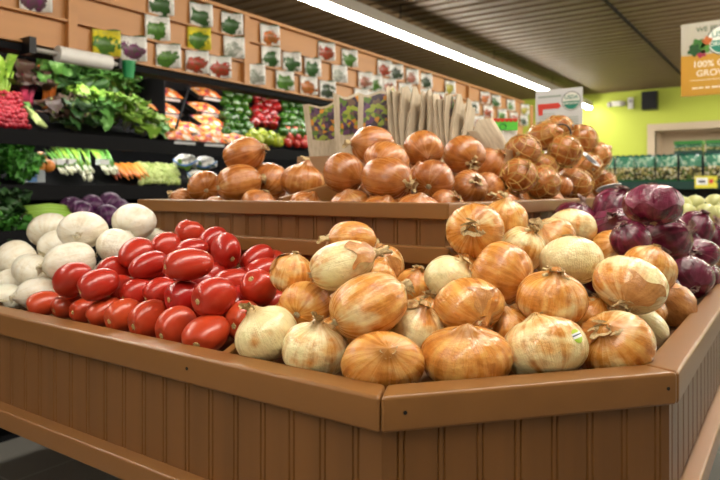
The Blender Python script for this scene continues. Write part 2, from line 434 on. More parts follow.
def root_mesh(seed):
    r = random.Random(seed); m = MB()
    m.ball((0, 0, -.90), .13, .13, .05, 12, 6)
    for i in range(22):
        a = r.uniform(0, 6.28); q = r.uniform(.02, .12); l = r.uniform(.05, .14)
        m.tube([(q * math.cos(a), q * math.sin(a), -.90), (q * 1.25 * math.cos(a), q * 1.25 * math.sin(a), -.93 - l * .5), (q * 1.7 * math.cos(a + .4), q * 1.7 * math.sin(a + .4), -.92 - l)], [.012, .009, .004], 4)
    return m.mesh('root', M['root'], True)
def flake_mesh(mat, seed, a0, da, t0, t1, k=1.0):
    r = random.Random(seed); rows = []; NI, NJ = 10, 14
    ph = r.uniform(0, 6)
    for i in range(NI + 1):
        row = []
        for j in range(NJ + 1):
            f, g = i / NI, j / NJ
            a = a0 + da * (g - .5) * (1 + .25 * math.sin(f * 7 + ph)); t = t0 + (t1 - t0) * f * (1 + .12 * math.sin(g * 9 + ph))
            edge = max(abs(g - .5) * 2, f) ** 6
            q = 1.022 + .055 * edge * (.6 + .4 * math.sin(g * 5 + ph))
            c_ = math.copysign(abs(math.cos(t)) ** .90, math.cos(t))
            row.append((q * math.sin(t) ** .84 * math.cos(a), q * math.sin(t) ** .84 * math.sin(a), q * (c_ * k * (1 if c_ > 0 else .94) + .16 * math.exp(-(t / .19) ** 2))))
        rows.append(row)
    m = MB(); m.grid([list(reversed(q)) for q in rows])
    m.grid([[tuple(c * .994 for c in p) for p in q] for q in rows])
    return m.mesh('loose_skin', mat, True)
KIND = {}
for kind, mat, neck, fl, nv in (('yellow', 'onion', 'neck', 'flake', 7), ('copper', 'copper', 'neck', 'flake', 5), ('white', 'white', 'whiteneck', None, 4), ('red', 'red', 'redneck', 'redflake', 4)):
    bods = [onion_mesh('onion_body', M[mat], 17 * i + len(kind), .12 + .10 * (i % 3), 1.0, .028 if kind != 'red' else .035, .007, None if i % 2 == 0 else (i * 1.3, 1.8 + .5 * (i % 3), .35, 1.9)) for i in range(nv)]
    necks = [neck_mesh(M[neck], 3 * i + 1, *[(.46, .19), (.32, .24), (.62, .17), (.20, .15)][i]) for i in range(4)]
    flakes = [flake_mesh(M[fl], 5 * i + 2, 1.1 + i * 1.7, 1.3 + .3 * i, .22, 1.25 + .35 * i) for i in range(3)] if fl else None
    KIND[kind] = (bods, necks, flakes)
ROOT = [root_mesh(4), root_mesh(9)]
def place_onion(kind, sol, d, k, color, variant, neck, label, group, name, flake=None, spin=None, cat='onion', root=True):
    x, y_, z, rw, rh = sol
    bods, necks, flakes = KIND[kind]
    o = link(name, bods[variant % len(bods)])
    dv = (RT * d[0] + UP * d[1] - FW * d[2]).normalized()
    ad = [abs(c) for c in d]; side = ad[0] > ad[1] and ad[0] > ad[2]; toward = not side and ad[2] > ad[1]
    Z = dv
    ref = UP if side else RT
    X = (ref - Z * ref.dot(Z)).normalized(); Y = Z.cross(X)
    dep = (rw + rh) / 2
    if side: sx, sy, sz = rh, dep, rw * .96
    elif toward: sx, sy, sz = rw, rh, dep * .92
    else: sx, sy, sz = rw, dep if rw > rh else rw, rh * .97
    rot = Matrix((X, Y, Z)).transposed()
    o.location = (x, y_, z); o.rotation_euler = rot.to_euler()
    o.scale = (sx * .985, sy * .985, sz * .985)
    o.color = (color[0], color[1], 0, 1)
    if neck is not None: c = link('neck', necks[neck % 4], o)
    if root: link('root', ROOT[variant % 2], o)
    if flake is not None and flakes: c = link('loose_skin', flakes[flake % 3], o); c.color = (color[0] * .3, color[1], 0, 1)
    return tag(o, label, cat, group)
SOL = {
 'Y': [[-0.576,0.781,0.986,0.0541,0.0374],[-0.625,0.881,1.015,0.0442,0.0323],[-0.692,0.8,0.961,0.0364,0.0347],[-0.639,0.772,0.917,0.0424,0.0392],[-0.494,0.732,0.939,0.0597,0.043],[-0.641,0.686,0.889,0.0481,0.0394],[-0.551,0.686,0.879,0.0469,0.0373],[-0.442,0.691,0.875,0.0554,0.04],[-0.465,0.809,0.892,0.0438,0.0438],[-0.608,0.947,0.965,0.0406,0.0371],[-0.546,0.954,0.93,0.0362,0.0345],[-0.471,1.037,1.028,0.0528,0.0484],[-0.473,1.182,1.04,0.0449,0.041],[-0.393,0.969,0.967,0.0482,0.053],[-0.424,1.14,0.99,0.0426,0.0408],[-0.421,1.29,0.998,0.0531,0.0409],[-0.409,1.397,1.014,0.0543,0.0434],[-0.323,1.102,0.978,0.0548,0.0428],[-0.305,0.942,0.938,0.0537,0.0403],[-0.403,0.862,0.929,0.0531,0.0398],[-0.472,0.936,0.954,0.0424,0.0375],[-0.365,0.773,0.878,0.0615,0.0383],[-0.287,0.86,0.883,0.0598,0.0435],[-0.363,0.92,0.885,0.0393,0.0378],[-0.483,1.014,0.948,0.0401,0.0384],[-0.215,0.946,0.881,0.0564,0.0409],[-0.221,1.14,0.872,0.0514,0.0365],[-0.211,1.381,0.875,0.0511,0.0412],[-0.22,1.064,0.951,0.0582,0.0409],[-0.232,1.274,0.952,0.0501,0.0445],[-0.326,1.4,0.973,0.0463,0.0421],[-0.276,1.05,0.892,0.0401,0.0353],[-0.493,0.903,0.895,0.037,0.037]],
 'R': [[-0.469,1.631,1.021,0.0556,0.048],[-0.383,1.683,1.05,0.0556,0.0531],[-0.338,1.487,1.012,0.0578,0.0467],[-0.244,1.388,1.068,0.0574,0.0423],[-0.233,1.49,0.997,0.0534,0.0449],[-0.239,1.97,0.99,0.0497,0.0497],[-0.214,1.763,0.938,0.0586,0.0415],[-0.213,1.638,0.898,0.054,0.0506],[-0.211,2.082,0.957,0.0516,0.0487],[-0.208,1.835,0.878,0.0504,0.0454],[-0.243,1.894,0.938,0.048,0.0453]],
 'T': [[-1.1,0.796,0.973,0.0342,0.0272],[-1.115,0.882,0.976,0.0342,0.0278],[-1.012,0.759,0.958,0.0359,0.0264],[-1.126,0.764,0.935,0.034,0.024],[-1.147,0.69,0.929,0.0422,0.0336],[-1.052,0.682,0.928,0.0365,0.0283],[-1.072,0.739,0.907,0.0325,0.0268],[-1.012,0.736,0.909,0.0307,0.0279],[-0.955,0.742,0.915,0.0299,0.029],[-1.249,0.688,0.871,0.0322,0.0261],[-1.191,0.706,0.873,0.0317,0.0257],[-1.133,0.708,0.868,0.0308,0.025],[-1.051,0.693,0.877,0.0331,0.0257],[-1.122,0.951,1.002,0.0335,0.0302],[-1.022,0.873,0.977,0.0347,0.0256],[-0.93,0.879,0.981,0.0354,0.0285],[-1.062,0.967,0.988,0.033,0.0286],[-0.87,0.735,0.971,0.0432,0.0285],[-0.876,0.732,0.915,0.0338,0.0303],[-0.779,0.712,0.927,0.0372,0.0324],[-0.916,0.691,0.879,0.036,0.0274],[-0.846,0.691,0.874,0.0347,0.0281],[-0.766,0.684,0.875,0.0377,0.0283],[-0.904,0.94,0.96,0.0364,0.0273],[-0.92,1.003,0.94,0.0361,0.0276],[-0.933,0.852,0.934,0.0272,0.0272],[-0.91,0.9,0.92,0.0317,0.0277],[-0.847,0.897,0.941,0.0384,0.0288],[-0.857,0.823,0.932,0.0348,0.0256],[-0.764,0.798,0.932,0.0308,0.0308],[-0.749,0.749,0.887,0.0345,0.0262],[-0.771,0.84,0.893,0.032,0.0284],[-0.988,0.69,0.878,0.032,0.0266],[-0.913,0.793,0.925,0.0332,0.0295],[-0.814,0.797,0.9,0.0317,0.03]],
 'W': [[-1.326,0.821,1.01,0.0562,0.0416],[-1.292,0.93,1.025,0.0519,0.0425],[-1.575,0.881,0.998,0.051,0.0433],[-1.492,0.86,0.961,0.0488,0.0415],[-1.279,0.764,0.949,0.0556,0.0406],[-1.238,0.85,0.972,0.0485,0.0397],[-1.521,0.774,0.937,0.0521,0.0426],[-1.386,0.742,0.919,0.0505,0.0374],[-1.717,0.83,0.907,0.0496,0.0392],[-1.465,0.739,0.885,0.0453,0.034],[-1.315,0.712,0.884,0.0441,0.0315],[-1.405,0.691,0.868,0.0408,0.03],[-1.305,0.994,0.973,0.0442,0.0319]],
 'U': [[-1.17,1.149,1.117,0.0607,0.0506],[-1.205,1.202,1.192,0.0579,0.0461],[-1.166,1.261,1.121,0.0561,0.0508],[-1.048,1.257,1.121,0.0589,0.0461],[-1.324,1.175,1.111,0.046,0.0433],[-0.864,1.306,1.21,0.0554,0.0492],[-0.789,1.248,1.168,0.0557,0.0441],[-0.85,1.163,1.139,0.0475,0.0475],[-0.728,1.153,1.125,0.0578,0.0471],[-0.756,1.362,1.198,0.0512,0.0463],[-0.696,1.464,1.188,0.0553,0.0478],[-0.665,1.242,1.12,0.0506,0.0462],[-0.643,1.38,1.105,0.0448,0.0401],[-0.67,1.548,1.102,0.0493,0.0441],[-0.704,1.641,1.169,0.0523,0.044],[-1.076,1.128,1.066,0.046,0.0339],[-0.932,1.136,1.063,0.046,0.0299],[-0.8,1.12,1.069,0.0476,0.0303],[-0.715,1.119,1.057,0.0459,0.0292],[-0.63,1.119,1.063,0.0443,0.0282],[-0.61,1.207,1.066,0.0421,0.0295],[-1.401,1.158,1.07,0.0413,0.0303],[-1.218,1.134,1.049,0.0461,0.0333],[-0.605,1.522,1.06,0.0427,0.0301]],
 'N': [[-0.645,1.742,1.21,0.0509,0.0453],[-0.668,1.991,1.27,0.057,0.0444],[-0.593,1.962,1.219,0.0491,0.0491],[-0.6,1.592,1.137,0.0468,0.0442],[-0.601,1.773,1.12,0.0509,0.0481],[-0.599,2.085,1.119,0.0581,0.0484],[-0.622,2.25,1.273,0.0521,0.0521],[-0.594,2.335,1.22,0.0496,0.0496],[-0.593,2.214,1.178,0.0474,0.0474],[-0.653,1.916,1.168,0.052,0.0397],[-0.596,2.4,1.125,0.0544,0.0471],[-0.688,2.194,1.314,0.0517,0.0414]],
 'FN': [[-0.664,2.178,1.139,0.0425,0.0382],[-0.711,2.197,1.079,0.0362,0.0325],[-0.653,2.239,1.067,0.0361,0.0325],[-0.711,2.24,1.214,0.043,0.0387],[-0.64,2.277,1.13,0.0409,0.0368],[-0.623,2.303,1.061,0.0359,0.0323],[-0.661,1.993,1.071,0.0388,0.035],[-0.725,2.005,1.136,0.0363,0.0326],[-0.65,2.031,1.193,0.0406,0.0366],[-0.602,1.947,1.112,0.0364,0.0327],[-0.655,1.713,1.072,0.0403,0.0363],[-0.697,1.739,1.138,0.0393,0.0354],[-0.605,2.178,1.06,0.0382,0.0344],[-0.607,1.883,1.061,0.0391,0.0352],[-0.7,1.929,1.077,0.0368,0.0331],[-0.623,1.612,1.061,0.036,0.0324]],
 'FR': [[-0.249,1.42,0.942,0.0413,0.0372],[-0.302,1.404,0.885,0.0389,0.035],[-0.275,1.339,1.001,0.0398,0.0358],[-0.391,1.684,0.899,0.0416,0.0374],[-0.344,1.718,0.963,0.0447,0.0403],[-0.364,1.633,0.953,0.0398,0.0358],[-0.25,1.492,0.885,0.0462,0.0416],[-0.386,1.515,0.897,0.0407,0.0366],[-0.446,1.614,0.907,0.0426,0.0383],[-0.241,1.971,0.878,0.0397,0.0357],[-0.24,2.118,0.877,0.0393,0.0354]],
 'FY': [[-0.447,1.189,0.897,0.0327,0.0294],[-0.468,1.213,0.953,0.0344,0.031],[-0.641,0.88,0.896,0.037,0.0333],[-0.577,0.875,0.952,0.0376,0.0339],[-0.437,1.073,0.898,0.0349,0.0314],[-0.423,1.372,0.895,0.0332,0.0299],[-0.394,1.438,0.941,0.0333,0.0299],[-0.464,1.389,0.95,0.0334,0.0301],[-0.571,0.765,0.879,0.0345,0.0311],[-0.42,1.291,0.898,0.0367,0.0331],[-0.381,1.147,0.894,0.0383,0.0345],[-0.367,1.068,0.887,0.0329,0.0296],[-0.308,1.115,0.881,0.0341,0.0307],[-0.701,0.811,0.887,0.0369,0.0332],[-0.231,1.268,0.871,0.0345,0.031],[-0.413,1.002,0.892,0.0325,0.0292]],
 'FU': [[-1.24,1.215,1.071,0.0431,0.0387],[-0.706,1.464,1.069,0.0393,0.0354],[-0.851,1.261,1.08,0.042,0.0378],[-0.891,1.36,1.101,0.0411,0.037],[-0.815,1.335,1.092,0.0384,0.0345],[-0.715,1.349,1.069,0.0381,0.0343],[-0.767,1.413,1.08,0.0369,0.0332],[-0.735,1.313,1.128,0.0368,0.0331],[-0.704,1.641,1.065,0.036,0.0324],[-0.777,1.232,1.069,0.0377,0.0339]],
 'FW': [[-1.324,0.829,0.897,0.0375,0.0338],[-1.266,0.924,0.919,0.0439,0.0396],[-1.342,0.904,0.908,0.0363,0.0327],[-1.565,0.84,0.898,0.0369,0.0333],[-1.576,0.925,0.916,0.0415,0.0374],[-1.22,0.821,0.895,0.0366,0.0329]],
 'FT': [[-1.149,0.936,0.939,0.0238,0.0214],[-1.101,0.946,0.908,0.0277,0.0249],[-1.11,0.985,0.951,0.0256,0.023],[-1.104,0.823,0.885,0.0245,0.0221],[-1.107,0.773,0.878,0.0247,0.0222],[-0.962,0.882,0.896,0.0254,0.0229],[-0.905,0.853,0.891,0.0251,0.0226],[-1.049,0.861,0.927,0.024,0.0216],[-1.019,0.896,0.897,0.0243,0.0219],[-1.017,0.836,0.892,0.0293,0.0263],[-1.0,0.783,0.879,0.0241,0.0217],[-1.086,0.878,0.898,0.0278,0.025],[-1.145,0.9,0.899,0.0255,0.0229],[-1.133,0.863,0.928,0.0244,0.0219],[-1.043,0.949,0.908,0.027,0.0243],[-1.074,0.996,0.912,0.0239,0.0215],[-1.159,0.782,0.882,0.0282,0.0254],[-0.871,0.962,0.911,0.028,0.0252],[-0.929,0.958,0.907,0.0243,0.0219],[-0.839,0.853,0.89,0.0244,0.022],[-0.951,0.833,0.888,0.0256,0.023],[-0.81,0.897,0.897,0.0245,0.022],[-0.886,0.776,0.877,0.0241,0.0217]],
}

GY = 'yellow onions in the front bin'
YL = [
 ((.9, .3, -.1), .85, .05, 2, 'pale greenish-cream onion crowning the heap beside the tomatoes', 0),
 ((-.85, .1, .4), .15, .1, 0, 'copper onion with papery neck just behind the pale crowning onion', None),
 ((.2, .9, .1), .5, .0, 3, 'cream yellow onion leaning toward the tomatoes, behind the round tan onion', 1),
 ((.3, .2, -.9), .25, .1, 3, 'smooth round tan onion beside the tomatoes, below the pale crowning onion', None),
 ((.8, .35, -.3), .45, .1, 1, 'huge copper onion with a bare cream patch, mid-heap by the tomatoes', 2),
 ((-.45, .85, .2), .85, .0, 2, 'pale cream onion with a pointed dry neck against the wooden divider', None),
 ((.15, .95, .2), .75, .0, 2, 'cream onion with an upright dry neck, second along the rim from the divider', None),
 ((.08, .55, .75), .3, .1, 3, 'broad copper onion at the rim corner with a dark dried neck tip facing out', None),
 ((.3, .85, .3), .7, .0, 1, 'greenish yellow onion tucked behind the two broad copper onions at the rim corner', 1),
 ((-.2, .95, .2), .5, .1, 0, 'shaggy papery onion behind the pale crowning onion, close to the raised bin', 2),
 ((.2, .9, .2), .2, .2, 1, 'small copper onion in the dip between the two yellow heaps', None),
 ((-.25, .15, .95), .45, .1, 1, 'round tan onion against the raised bin, its brown neck scar facing out', None),
 ((0, .95, .2), .3, .0, 0, 'orange onion standing behind the round tan onion with the brown neck scar', None),
 ((.7, -.3, .6), .12, .1, 0, 'tall coppery onion in the second heap, papery neck bent down to the side', None),
 ((.4, .85, .3), .7, .0, 1, 'cream onion between the tall coppery onion and the big pale round one', None),
 ((-.5, .7, .4), .5, .0, 0, 'orange onion with a torn neck in the row before the purple onions', None),
 ((.1, .8, -.5), .8, .0, 3, 'half orange half cream onion leaning on the purple onions at the raised bin', 0),
 ((0, .85, -.45), .95, .0, 3, 'large pale round onion on top of the second heap beside the purple onions', None),
 ((.1, .95, .25), .4, .0, 1, 'ribbed golden onion under the large pale round one, above the stickered onion', None),
 ((.3, -.35, .85), .15, .1, 1, 'reddish orange onion above the broad coppery one at the rim, dry neck pointing out', 0),
 ((.6, .7, .2), .95, .0, 1, 'pale cream onion peeping out behind the reddish orange one', None),
 ((0, .95, .25), .1, .1, 3, 'broad coppery onion against the chamfered rim, beside the stickered onion', None),
 ((-.15, .85, -.4), .65, .0, 3, 'broad yellow onion against the rim with a small round fruit sticker', None),
 ((-.2, .85, .3), .35, .0, 0, 'plain onion wedged between the stickered onion and the broad coppery one', None),
 ((.1, .9, .2), .3, .2, 0, 'shaded onion at the foot of the raised bin under the round tan one', None),
 ((-.55, .6, .5), .5, .05, 1, 'golden onion with a brown wrinkle in the rim corner beside the stickered onion', 1),
 ((-.8, .5, .3), .9, .0, 2, 'cream onion with a thick brown bent neck behind the golden corner onion', None),
 ((-.7, .6, .3), .25, .0, 0, 'small orange onion on the side rim next to the purple onions', 2),
 ((-.45, -.5, .65), .75, .0, 1, 'large orange and cream onion in front of the purple onions', 0),
 ((.3, .9, 0), .5, .1, 3, 'tan onion lodged between the large orange and cream one and the purple onions', None),
 ((.1, .45, .85), .4, .0, 3, 'onion with a round brown neck dot between pale round one and purple onions', None),
 ((.3, .9, .2), .3, .1, 1, 'small onion down in the gap behind the stickered onion', None),
 ((.1, .9, .2), .6, .0, 1, 'pale onion wedged low between the heaps, behind the broad coppery one', None),
]
Y_OBJ = []
for i, (d, pale, br, nk, lab, fl) in enumerate(YL):
    Y_OBJ.append(place_onion('yellow', SOL['Y'][i], d, 1, (pale, br), i * 3 + i // 4, nk, lab, GY, 'yellow_onion', fl))
for s_ in SOL['FY']: place_onion('yellow', s_, (random.uniform(-.6, .6), .7, random.uniform(-.4, .6)), 1, (random.uniform(.1, .7), .1), random.randint(0, 6), random.randint(0, 3), 'yellow onion low in the front bin, mostly buried under the ones above', 'buried yellow onions', 'yellow_onion', root=False)
# fruit sticker on one onion
st = Y_OBJ[22]; P = Vector(SOL['Y'][22][:3])
tgt = at_t(577, 335, .8); dr_ = ray(577, 335).normalized()
sx_, sz_ = SOL['Y'][22][3], SOL['Y'][22][4]
def hit_ellipsoid(o, u, v):
    bpy.context.view_layer.update()
    mi = o.matrix_world.inverted(); a = mi @ CO; b = (mi.to_3x3() @ ray(u, v)).normalized()
    ok, loc, nor, _ = o.ray_cast(a, b)
    if not ok: return None, None
    return o.matrix_world @ loc, (mi.transposed().to_3x3() @ nor).normalized()
def sticker_mat():
    t = NT('fruit sticker', .3); v = t.coord(); s = t.n('SeparateXYZ'); t.l(v, s.inputs[0])
    c = t.ramp(t.math('ADD', t.math('MULTIPLY', s.outputs[1], 50.), .5), [(0, (.42, .62, .05)), (.36, (.80, .80, .78)), (.52, (.03, .035, .12)), (.60, (.8, .8, .78)), (.72, (.55, .68, .06))], 'CONSTANT')
    t.color(c); return t.m
p, n_ = hit_ellipsoid(st, 577, 336)
if p is not None:
    m = MB(); rows = []
    q = n_.to_track_quat('Z', 'Y').to_matrix()
    for k_, rr in enumerate((.0001, .004, .0075, .0095)):
        rows.append([(rr * math.cos(a) * .95, rr * math.sin(a), -rr * rr * 9) for a in np.linspace(0, 6.28319, 25)])
    m.grid(rows); m.grid([[(x, y_, z - .0004) for x, y_, z in reversed(r_)] for r_ in rows])
    so = m.build('fruit_sticker', sticker_mat(), org=(0, 0, 0), smooth=True)
    so.matrix_world = Matrix.Translation(p + n_ * .0011) @ (q.to_4x4() @ Matrix.Rotation(.15, 4, 'Z'))
    so.parent = st; so.matrix_parent_inverse = st.matrix_world.inverted(); so['label'] = 'round green and white fruit sticker'

RL = [
 ((.3, .8, .3), 'dark purple onion beside the raised bin, farthest along behind the yellow heap'),
 ((.2, .85, .3), 'purple onion with a brown neck tuft behind the flaky purple one'),
 ((-.3, .5, .6), 'flaky purple onion with peeling skin touching the yellow onions'),
 ((.1, .9, -.3), 'largest purple onion on the crest of its heap, with pale streaks'),
 ((.6, .4, .6), 'glossy purple onion below the largest one on the crest'),
 ((.3, .8, .3), 'purple onion behind the glossy one, under the pale green fruit'),
 ((-.4, .3, .8), 'flat purple onion beyond the one at the side rim'),
 ((-.2, -.3, .85), 'purple onion lying against the side rim with a dry white neck'),
 ((.2, .8, .3), 'small purple onion down the side rim near the pale green fruit'),
 ((.3, .8, .2), 'purple onion pressed against the side rim behind the dry-necked one'),
 ((0, .8, .3), 'purple onion sunk between the glossy one and the ones down the side rim'),
]
for i, (d, lab) in enumerate(RL):
    place_onion('red', SOL['R'][i], d, 1, (random.uniform(.1, .45), random.uniform(0, .4)), i, i, lab, 'purple onions in the side bin', 'red_onion', [0, None, 1, 2, None, 1, None, 0, None, None, 2][i])
for s_ in SOL['FR']: place_onion('red', s_, (random.uniform(-.6, .6), .7, .2), 1, (.2, .2), random.randint(0, 3), 1, 'purple onion low in the side bin, mostly buried under the ones above', 'buried purple onions', 'red_onion', root=False)
# more of the same heap further along the side bin
WL = [
 ((.15, -.15, .95), 'large white onion on top of its heap with a brown neck scar facing out'),
 ((.3, .5, -.8), 'smooth round white onion on top, next to the purple cabbages behind'),
 ((-.2, .4, -.8), 'white onion behind the scarred one, at the back of its heap'),
 ((.5, -.3, .8), 'white onion with a dark spot under the back ones of the heap'),
 ((-.85, -.2, .4), 'white onion with dry tan neck turned aside, resting on the tomatoes'),
 ((.4, .7, -.5), 'pale white onion behind the tomatoes under the smooth round one'),
 ((-.6, -.4, .6), 'white onion on the slope of its heap above the flat ones at the rim'),
 ((.4, .8, -.3), 'white onion just behind the first tomatoes along the rim'),
 ((-.3, .8, .3), 'white onion at the outer end of the heap, cut by the picture edge'),
 ((.2, .8, .2), 'flat white onion low on the outer slope of the heap'),
 ((-.75, -.1, .6), 'white onion on the rim touching the first tomatoes'),
 ((.2, -.1, .9), 'white onion with greenish neck on the rim at the picture edge'),
 ((.1, .8, -.4), 'white onion half hidden between tomatoes and the raised bin'),
]
for i, (d, lab) in enumerate(WL):
    place_onion('white', SOL['W'][i], d, 1, (random.uniform(.3, .8), 0), i, [3, 3, 3, 3, 1, 3, 0, 1, 3, 3, 1, 0, 3][i], lab, 'white onions in the front bin', 'white_onion')
for s_ in SOL['FW']: place_onion('white', s_, (random.uniform(-.6, .6), .7, .2), 1, (.5, 0), random.randint(0, 3), 3, 'white onion low in its heap, mostly buried under the ones above', 'buried white onions', 'white_onion', root=False)
UL = [
 ((.8, .2, -.4), 'broad copper onion in front of the smaller heap on the raised bin'),
 ((.85, .3, .3), 'copper onion with a shaggy neck crowning the smaller upper heap'),
 ((.3, .6, -.5), 'copper onion between the broad one and the upper wooden divider'),
 ((.2, .9, .1), 'copper onion against the upper wooden divider, dry tuft on top'),
 ((-.3, .3, -.8), 'copper onion at the outer end of the upper heap above the white onions'),
 ((-.8, .1, .4), 'dark copper onion on the crest before the printed paper bag'),
 ((.5, .4, -.5), 'copper onion just under the crest one, before the paper bags'),
 ((.6, -.3, .5), 'olive-tinted copper onion beside the printed paper bag, behind the upper divider'),
 ((.75, -.2, .6), 'largest copper onion on the raised bin, ragged neck turned aside'),
 ((.1, -.4, .85), 'shiny copper onion with its neck scar facing out, before the row of bags'),
 ((.35, -.4, .8), 'copper onion with ragged scar, last in the top row before the price tag'),
 ((.3, .3, -.8), 'pale brown onion in the second row between the largest copper one and the corner'),
 ((.3, .4, .85), 'copper onion with a dark open neck facing out, above the raised bin corner'),
 ((.4, .2, -.7), 'copper onion beside the netted ones, above the raised rim'),
 ((.5, .5, .3), 'small copper onion beside the last one of the top row, near the price tag'),
 ((.4, .8, .2), 'low copper onion at the raised rim below the smaller upper heap'),
 ((.4, .8, .2), 'low copper onion at the raised rim just before the upper divider'),
 ((-.2, .8, .3), 'low copper onion at the raised rim past the upper divider'),
 ((.3, .8, .3), 'low copper onion at the raised rim under the largest copper one'),
 ((.1, .8, .2), 'low copper onion at the raised rim near its corner'),
 ((.5, .6, .5), 'low copper onion at the very corner of the raised rim'),
 ((-.5, .5, .5), 'small reddish onion at the far end of the raised rim above the tomatoes'),
 ((.4, .8, -.3), 'low copper onion at the raised rim under the broad one'),
 ((-.7, .6, .3), 'low copper onion with a torn neck on the side rim before the netted ones'),
]
for i, (d, lab) in enumerate(UL):
    place_onion('copper', SOL['U'][i], d, 1, (random.uniform(0, .3), random.uniform(0, .25) if i not in (7, 11) else .45), i * 2 + i // 3, [1, 0, 3, 0, 3, 0, 1, 3, 1, 3, 1, 3, 1, 3, 1, 3, 3, 3, 3, 3, 1, 0, 3, 0][i], lab, 'copper onions on the raised bin', 'copper_onion')
for s_ in SOL['FU']: place_onion('copper', s_, (random.uniform(-.6, .6), .7, .2), 1, (.1, .2), random.randint(0, 4), 3, 'copper onion low on the raised bin, mostly buried under the ones above', 'buried copper onions', 'copper_onion', root=False)
NL = ['netted onion at the front shoulder of the bag, before the white sign stand', 'netted onion at the top of the bag beneath the printed sign', 'netted onion in the upper middle of the bag, shiny and dark', 'netted onion on the raised rim beside the loose copper onions', 'netted onion on the raised rim, second from the loose copper onions', 'netted onion on the raised rim, third from the loose copper onions', 'netted onion by the plastic band at the top of the bag', 'netted onion at the back end of the bag against the green wall', 'small netted onion below the dark label', 'netted onion in the middle of the bag behind the rim row', 'netted onion by the dark folded label above the purple onions', 'netted onion at the foot of the printed sign']
for i, s_ in enumerate(SOL['N']):
    place_onion('copper', s_, (random.uniform(-.7, .7), random.uniform(0, .8), random.uniform(-.6, .6)), 1, (random.uniform(.1, .4), random.uniform(0, .15)), i, 3, NL[i], 'onions in the net bags', 'netted_onion')
for s_ in SOL['FN']: place_onion('copper', s_, (.3, .7, .2), 1, (.2, .1), random.randint(0, 4), 3, 'onion deep inside the net bag, mostly hidden by the ones before it', 'hidden netted onions', 'netted_onion', root=False)

# ------------------------------------------------------------------ tomatoes
def tomato_mesh(seed):
    r = random.Random(seed); m = MB(); n, K = 32, 22; ph = r.uniform(0, 6)
    for i in range(K + 1):
        t = math.pi * i / K
        for j in range(n):
            a = 6.2832 * j / n
            q = 1 + .03 * math.sin(2 * a + ph) + .02 * math.sin(3 * a + ph * 2)
            rr = math.sin(t) ** .86 * q * (.97 + .06 * math.cos(t * 1.1))
            z = math.cos(t) - .13 * math.exp(-(t / .28) ** 2) - (.02 * math.cos(4 * a) * math.exp(-((t - .45) / .25) ** 2))
            m.v.append((rr * math.cos(a), rr * math.sin(a), z))
    m.f += [(i * n + j, (i + 1) * n + j, (i + 1) * n + (j + 1) % n, i * n + (j + 1) % n) for i in range(K) for j in range(n)]
    return m.mesh('tomato', M['tomato'], True)
TM = [tomato_mesh(i) for i in range(4)]
mb = MB().ball((0, 0, .875), .17, .17, .035, 12, 6)
for k in range(5): mb.tube([(.05 * math.cos(k * 1.26), .05 * math.sin(k * 1.26), .90), (.17 * math.cos(k * 1.26), .17 * math.sin(k * 1.26), .905)], [.03, .008], 5)
SCAR = mb.mesh('stem_scar', M['scar'], True)
TROW = {'row along the rim': [30, 22, 21, 20, 32, 12, 11, 10, 9], 'second row from the rim': [31, 29, 34, 19, 18, 8, 7, 6, 5, 4], 'third row from the rim': [27, 26, 28, 25, 33, 17, 2, 3], 'back of the heap': [24, 23, 16, 15, 14, 13, 1, 0]}
ORD = ['first', 'second', 'third', 'fourth', 'fifth', 'sixth', 'seventh', 'eighth', 'ninth', 'tenth', 'eleventh', 'twelfth', 'thirteenth', 'fourteenth', 'fifteenth', 'sixteenth', 'seventeenth', 'eighteenth']
TD = {30: (-.3, -.1, .85), 32: (-.5, -.2, .8), 17: (-.85, -.05, .5), 19: (-.6, -.1, .75), 18: (-.65, -.05, .7), 22: (-.2, -.25, .9), 21: (-.5, -.25, .8), 20: (-.5, -.2, .8), 8: (-.8, -.4, .5), 7: (-.7, -.3, .6), 5: (-.75, -.3, .5), 4: (-.6, -.5, -.6), 0: (.3, .5, -.8), 2: (.7, .3, -.6), 13: (.2, .9, -.3), 29: (-.3, .6, .7), 15: (.5, -.4, .7), 12: (-.7, -.4, .4), 14: (-.6, -.2, .7)}
def place_tomato(s_, d, label, group, org_, v, scar=True):
    x, y_, z, rw, rh = s_; o = link('plum_tomato', TM[v % 4])
    Z = (RT * d[0] + UP * d[1] - FW * d[2]).normalized(); X = (UP if abs(d[0]) > abs(d[1]) else RT); X = (X - Z * X.dot(Z)).normalized(); Y = Z.cross(X)
    b = min(rw, rh); a = max(rw, rh)
    if abs(d[0]) > .55: sx, sy, sz = rh, (rw + rh) / 2 * .95, rw * 1.02
    elif abs(d[1]) > .8: sx, sy, sz = rw, rw, rh
    else: sx, sy, sz = rw, rh, a * 1.1
    o.location = (x, y_, z); o.rotation_euler = Matrix((X, Y, Z)).transposed().to_euler(); o.scale = (sx, sy, sz); o.color = (org_, 0, 0, 1)
    if scar: link('stem_scar', SCAR, o)
    return tag(o, label, 'tomato', group)
for row, ix in TROW.items():
    for k, i in enumerate(ix):
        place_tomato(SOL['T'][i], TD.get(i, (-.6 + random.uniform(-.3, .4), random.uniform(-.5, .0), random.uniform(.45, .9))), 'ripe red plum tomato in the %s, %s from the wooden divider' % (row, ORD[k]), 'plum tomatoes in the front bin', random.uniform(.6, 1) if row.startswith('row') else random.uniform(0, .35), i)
for k, s_ in enumerate(SOL['FT']): place_tomato(s_, (-.6, .2, .4), 'red plum tomato low in its heap, mostly buried under the ones above', 'buried plum tomatoes', .1, k, False)

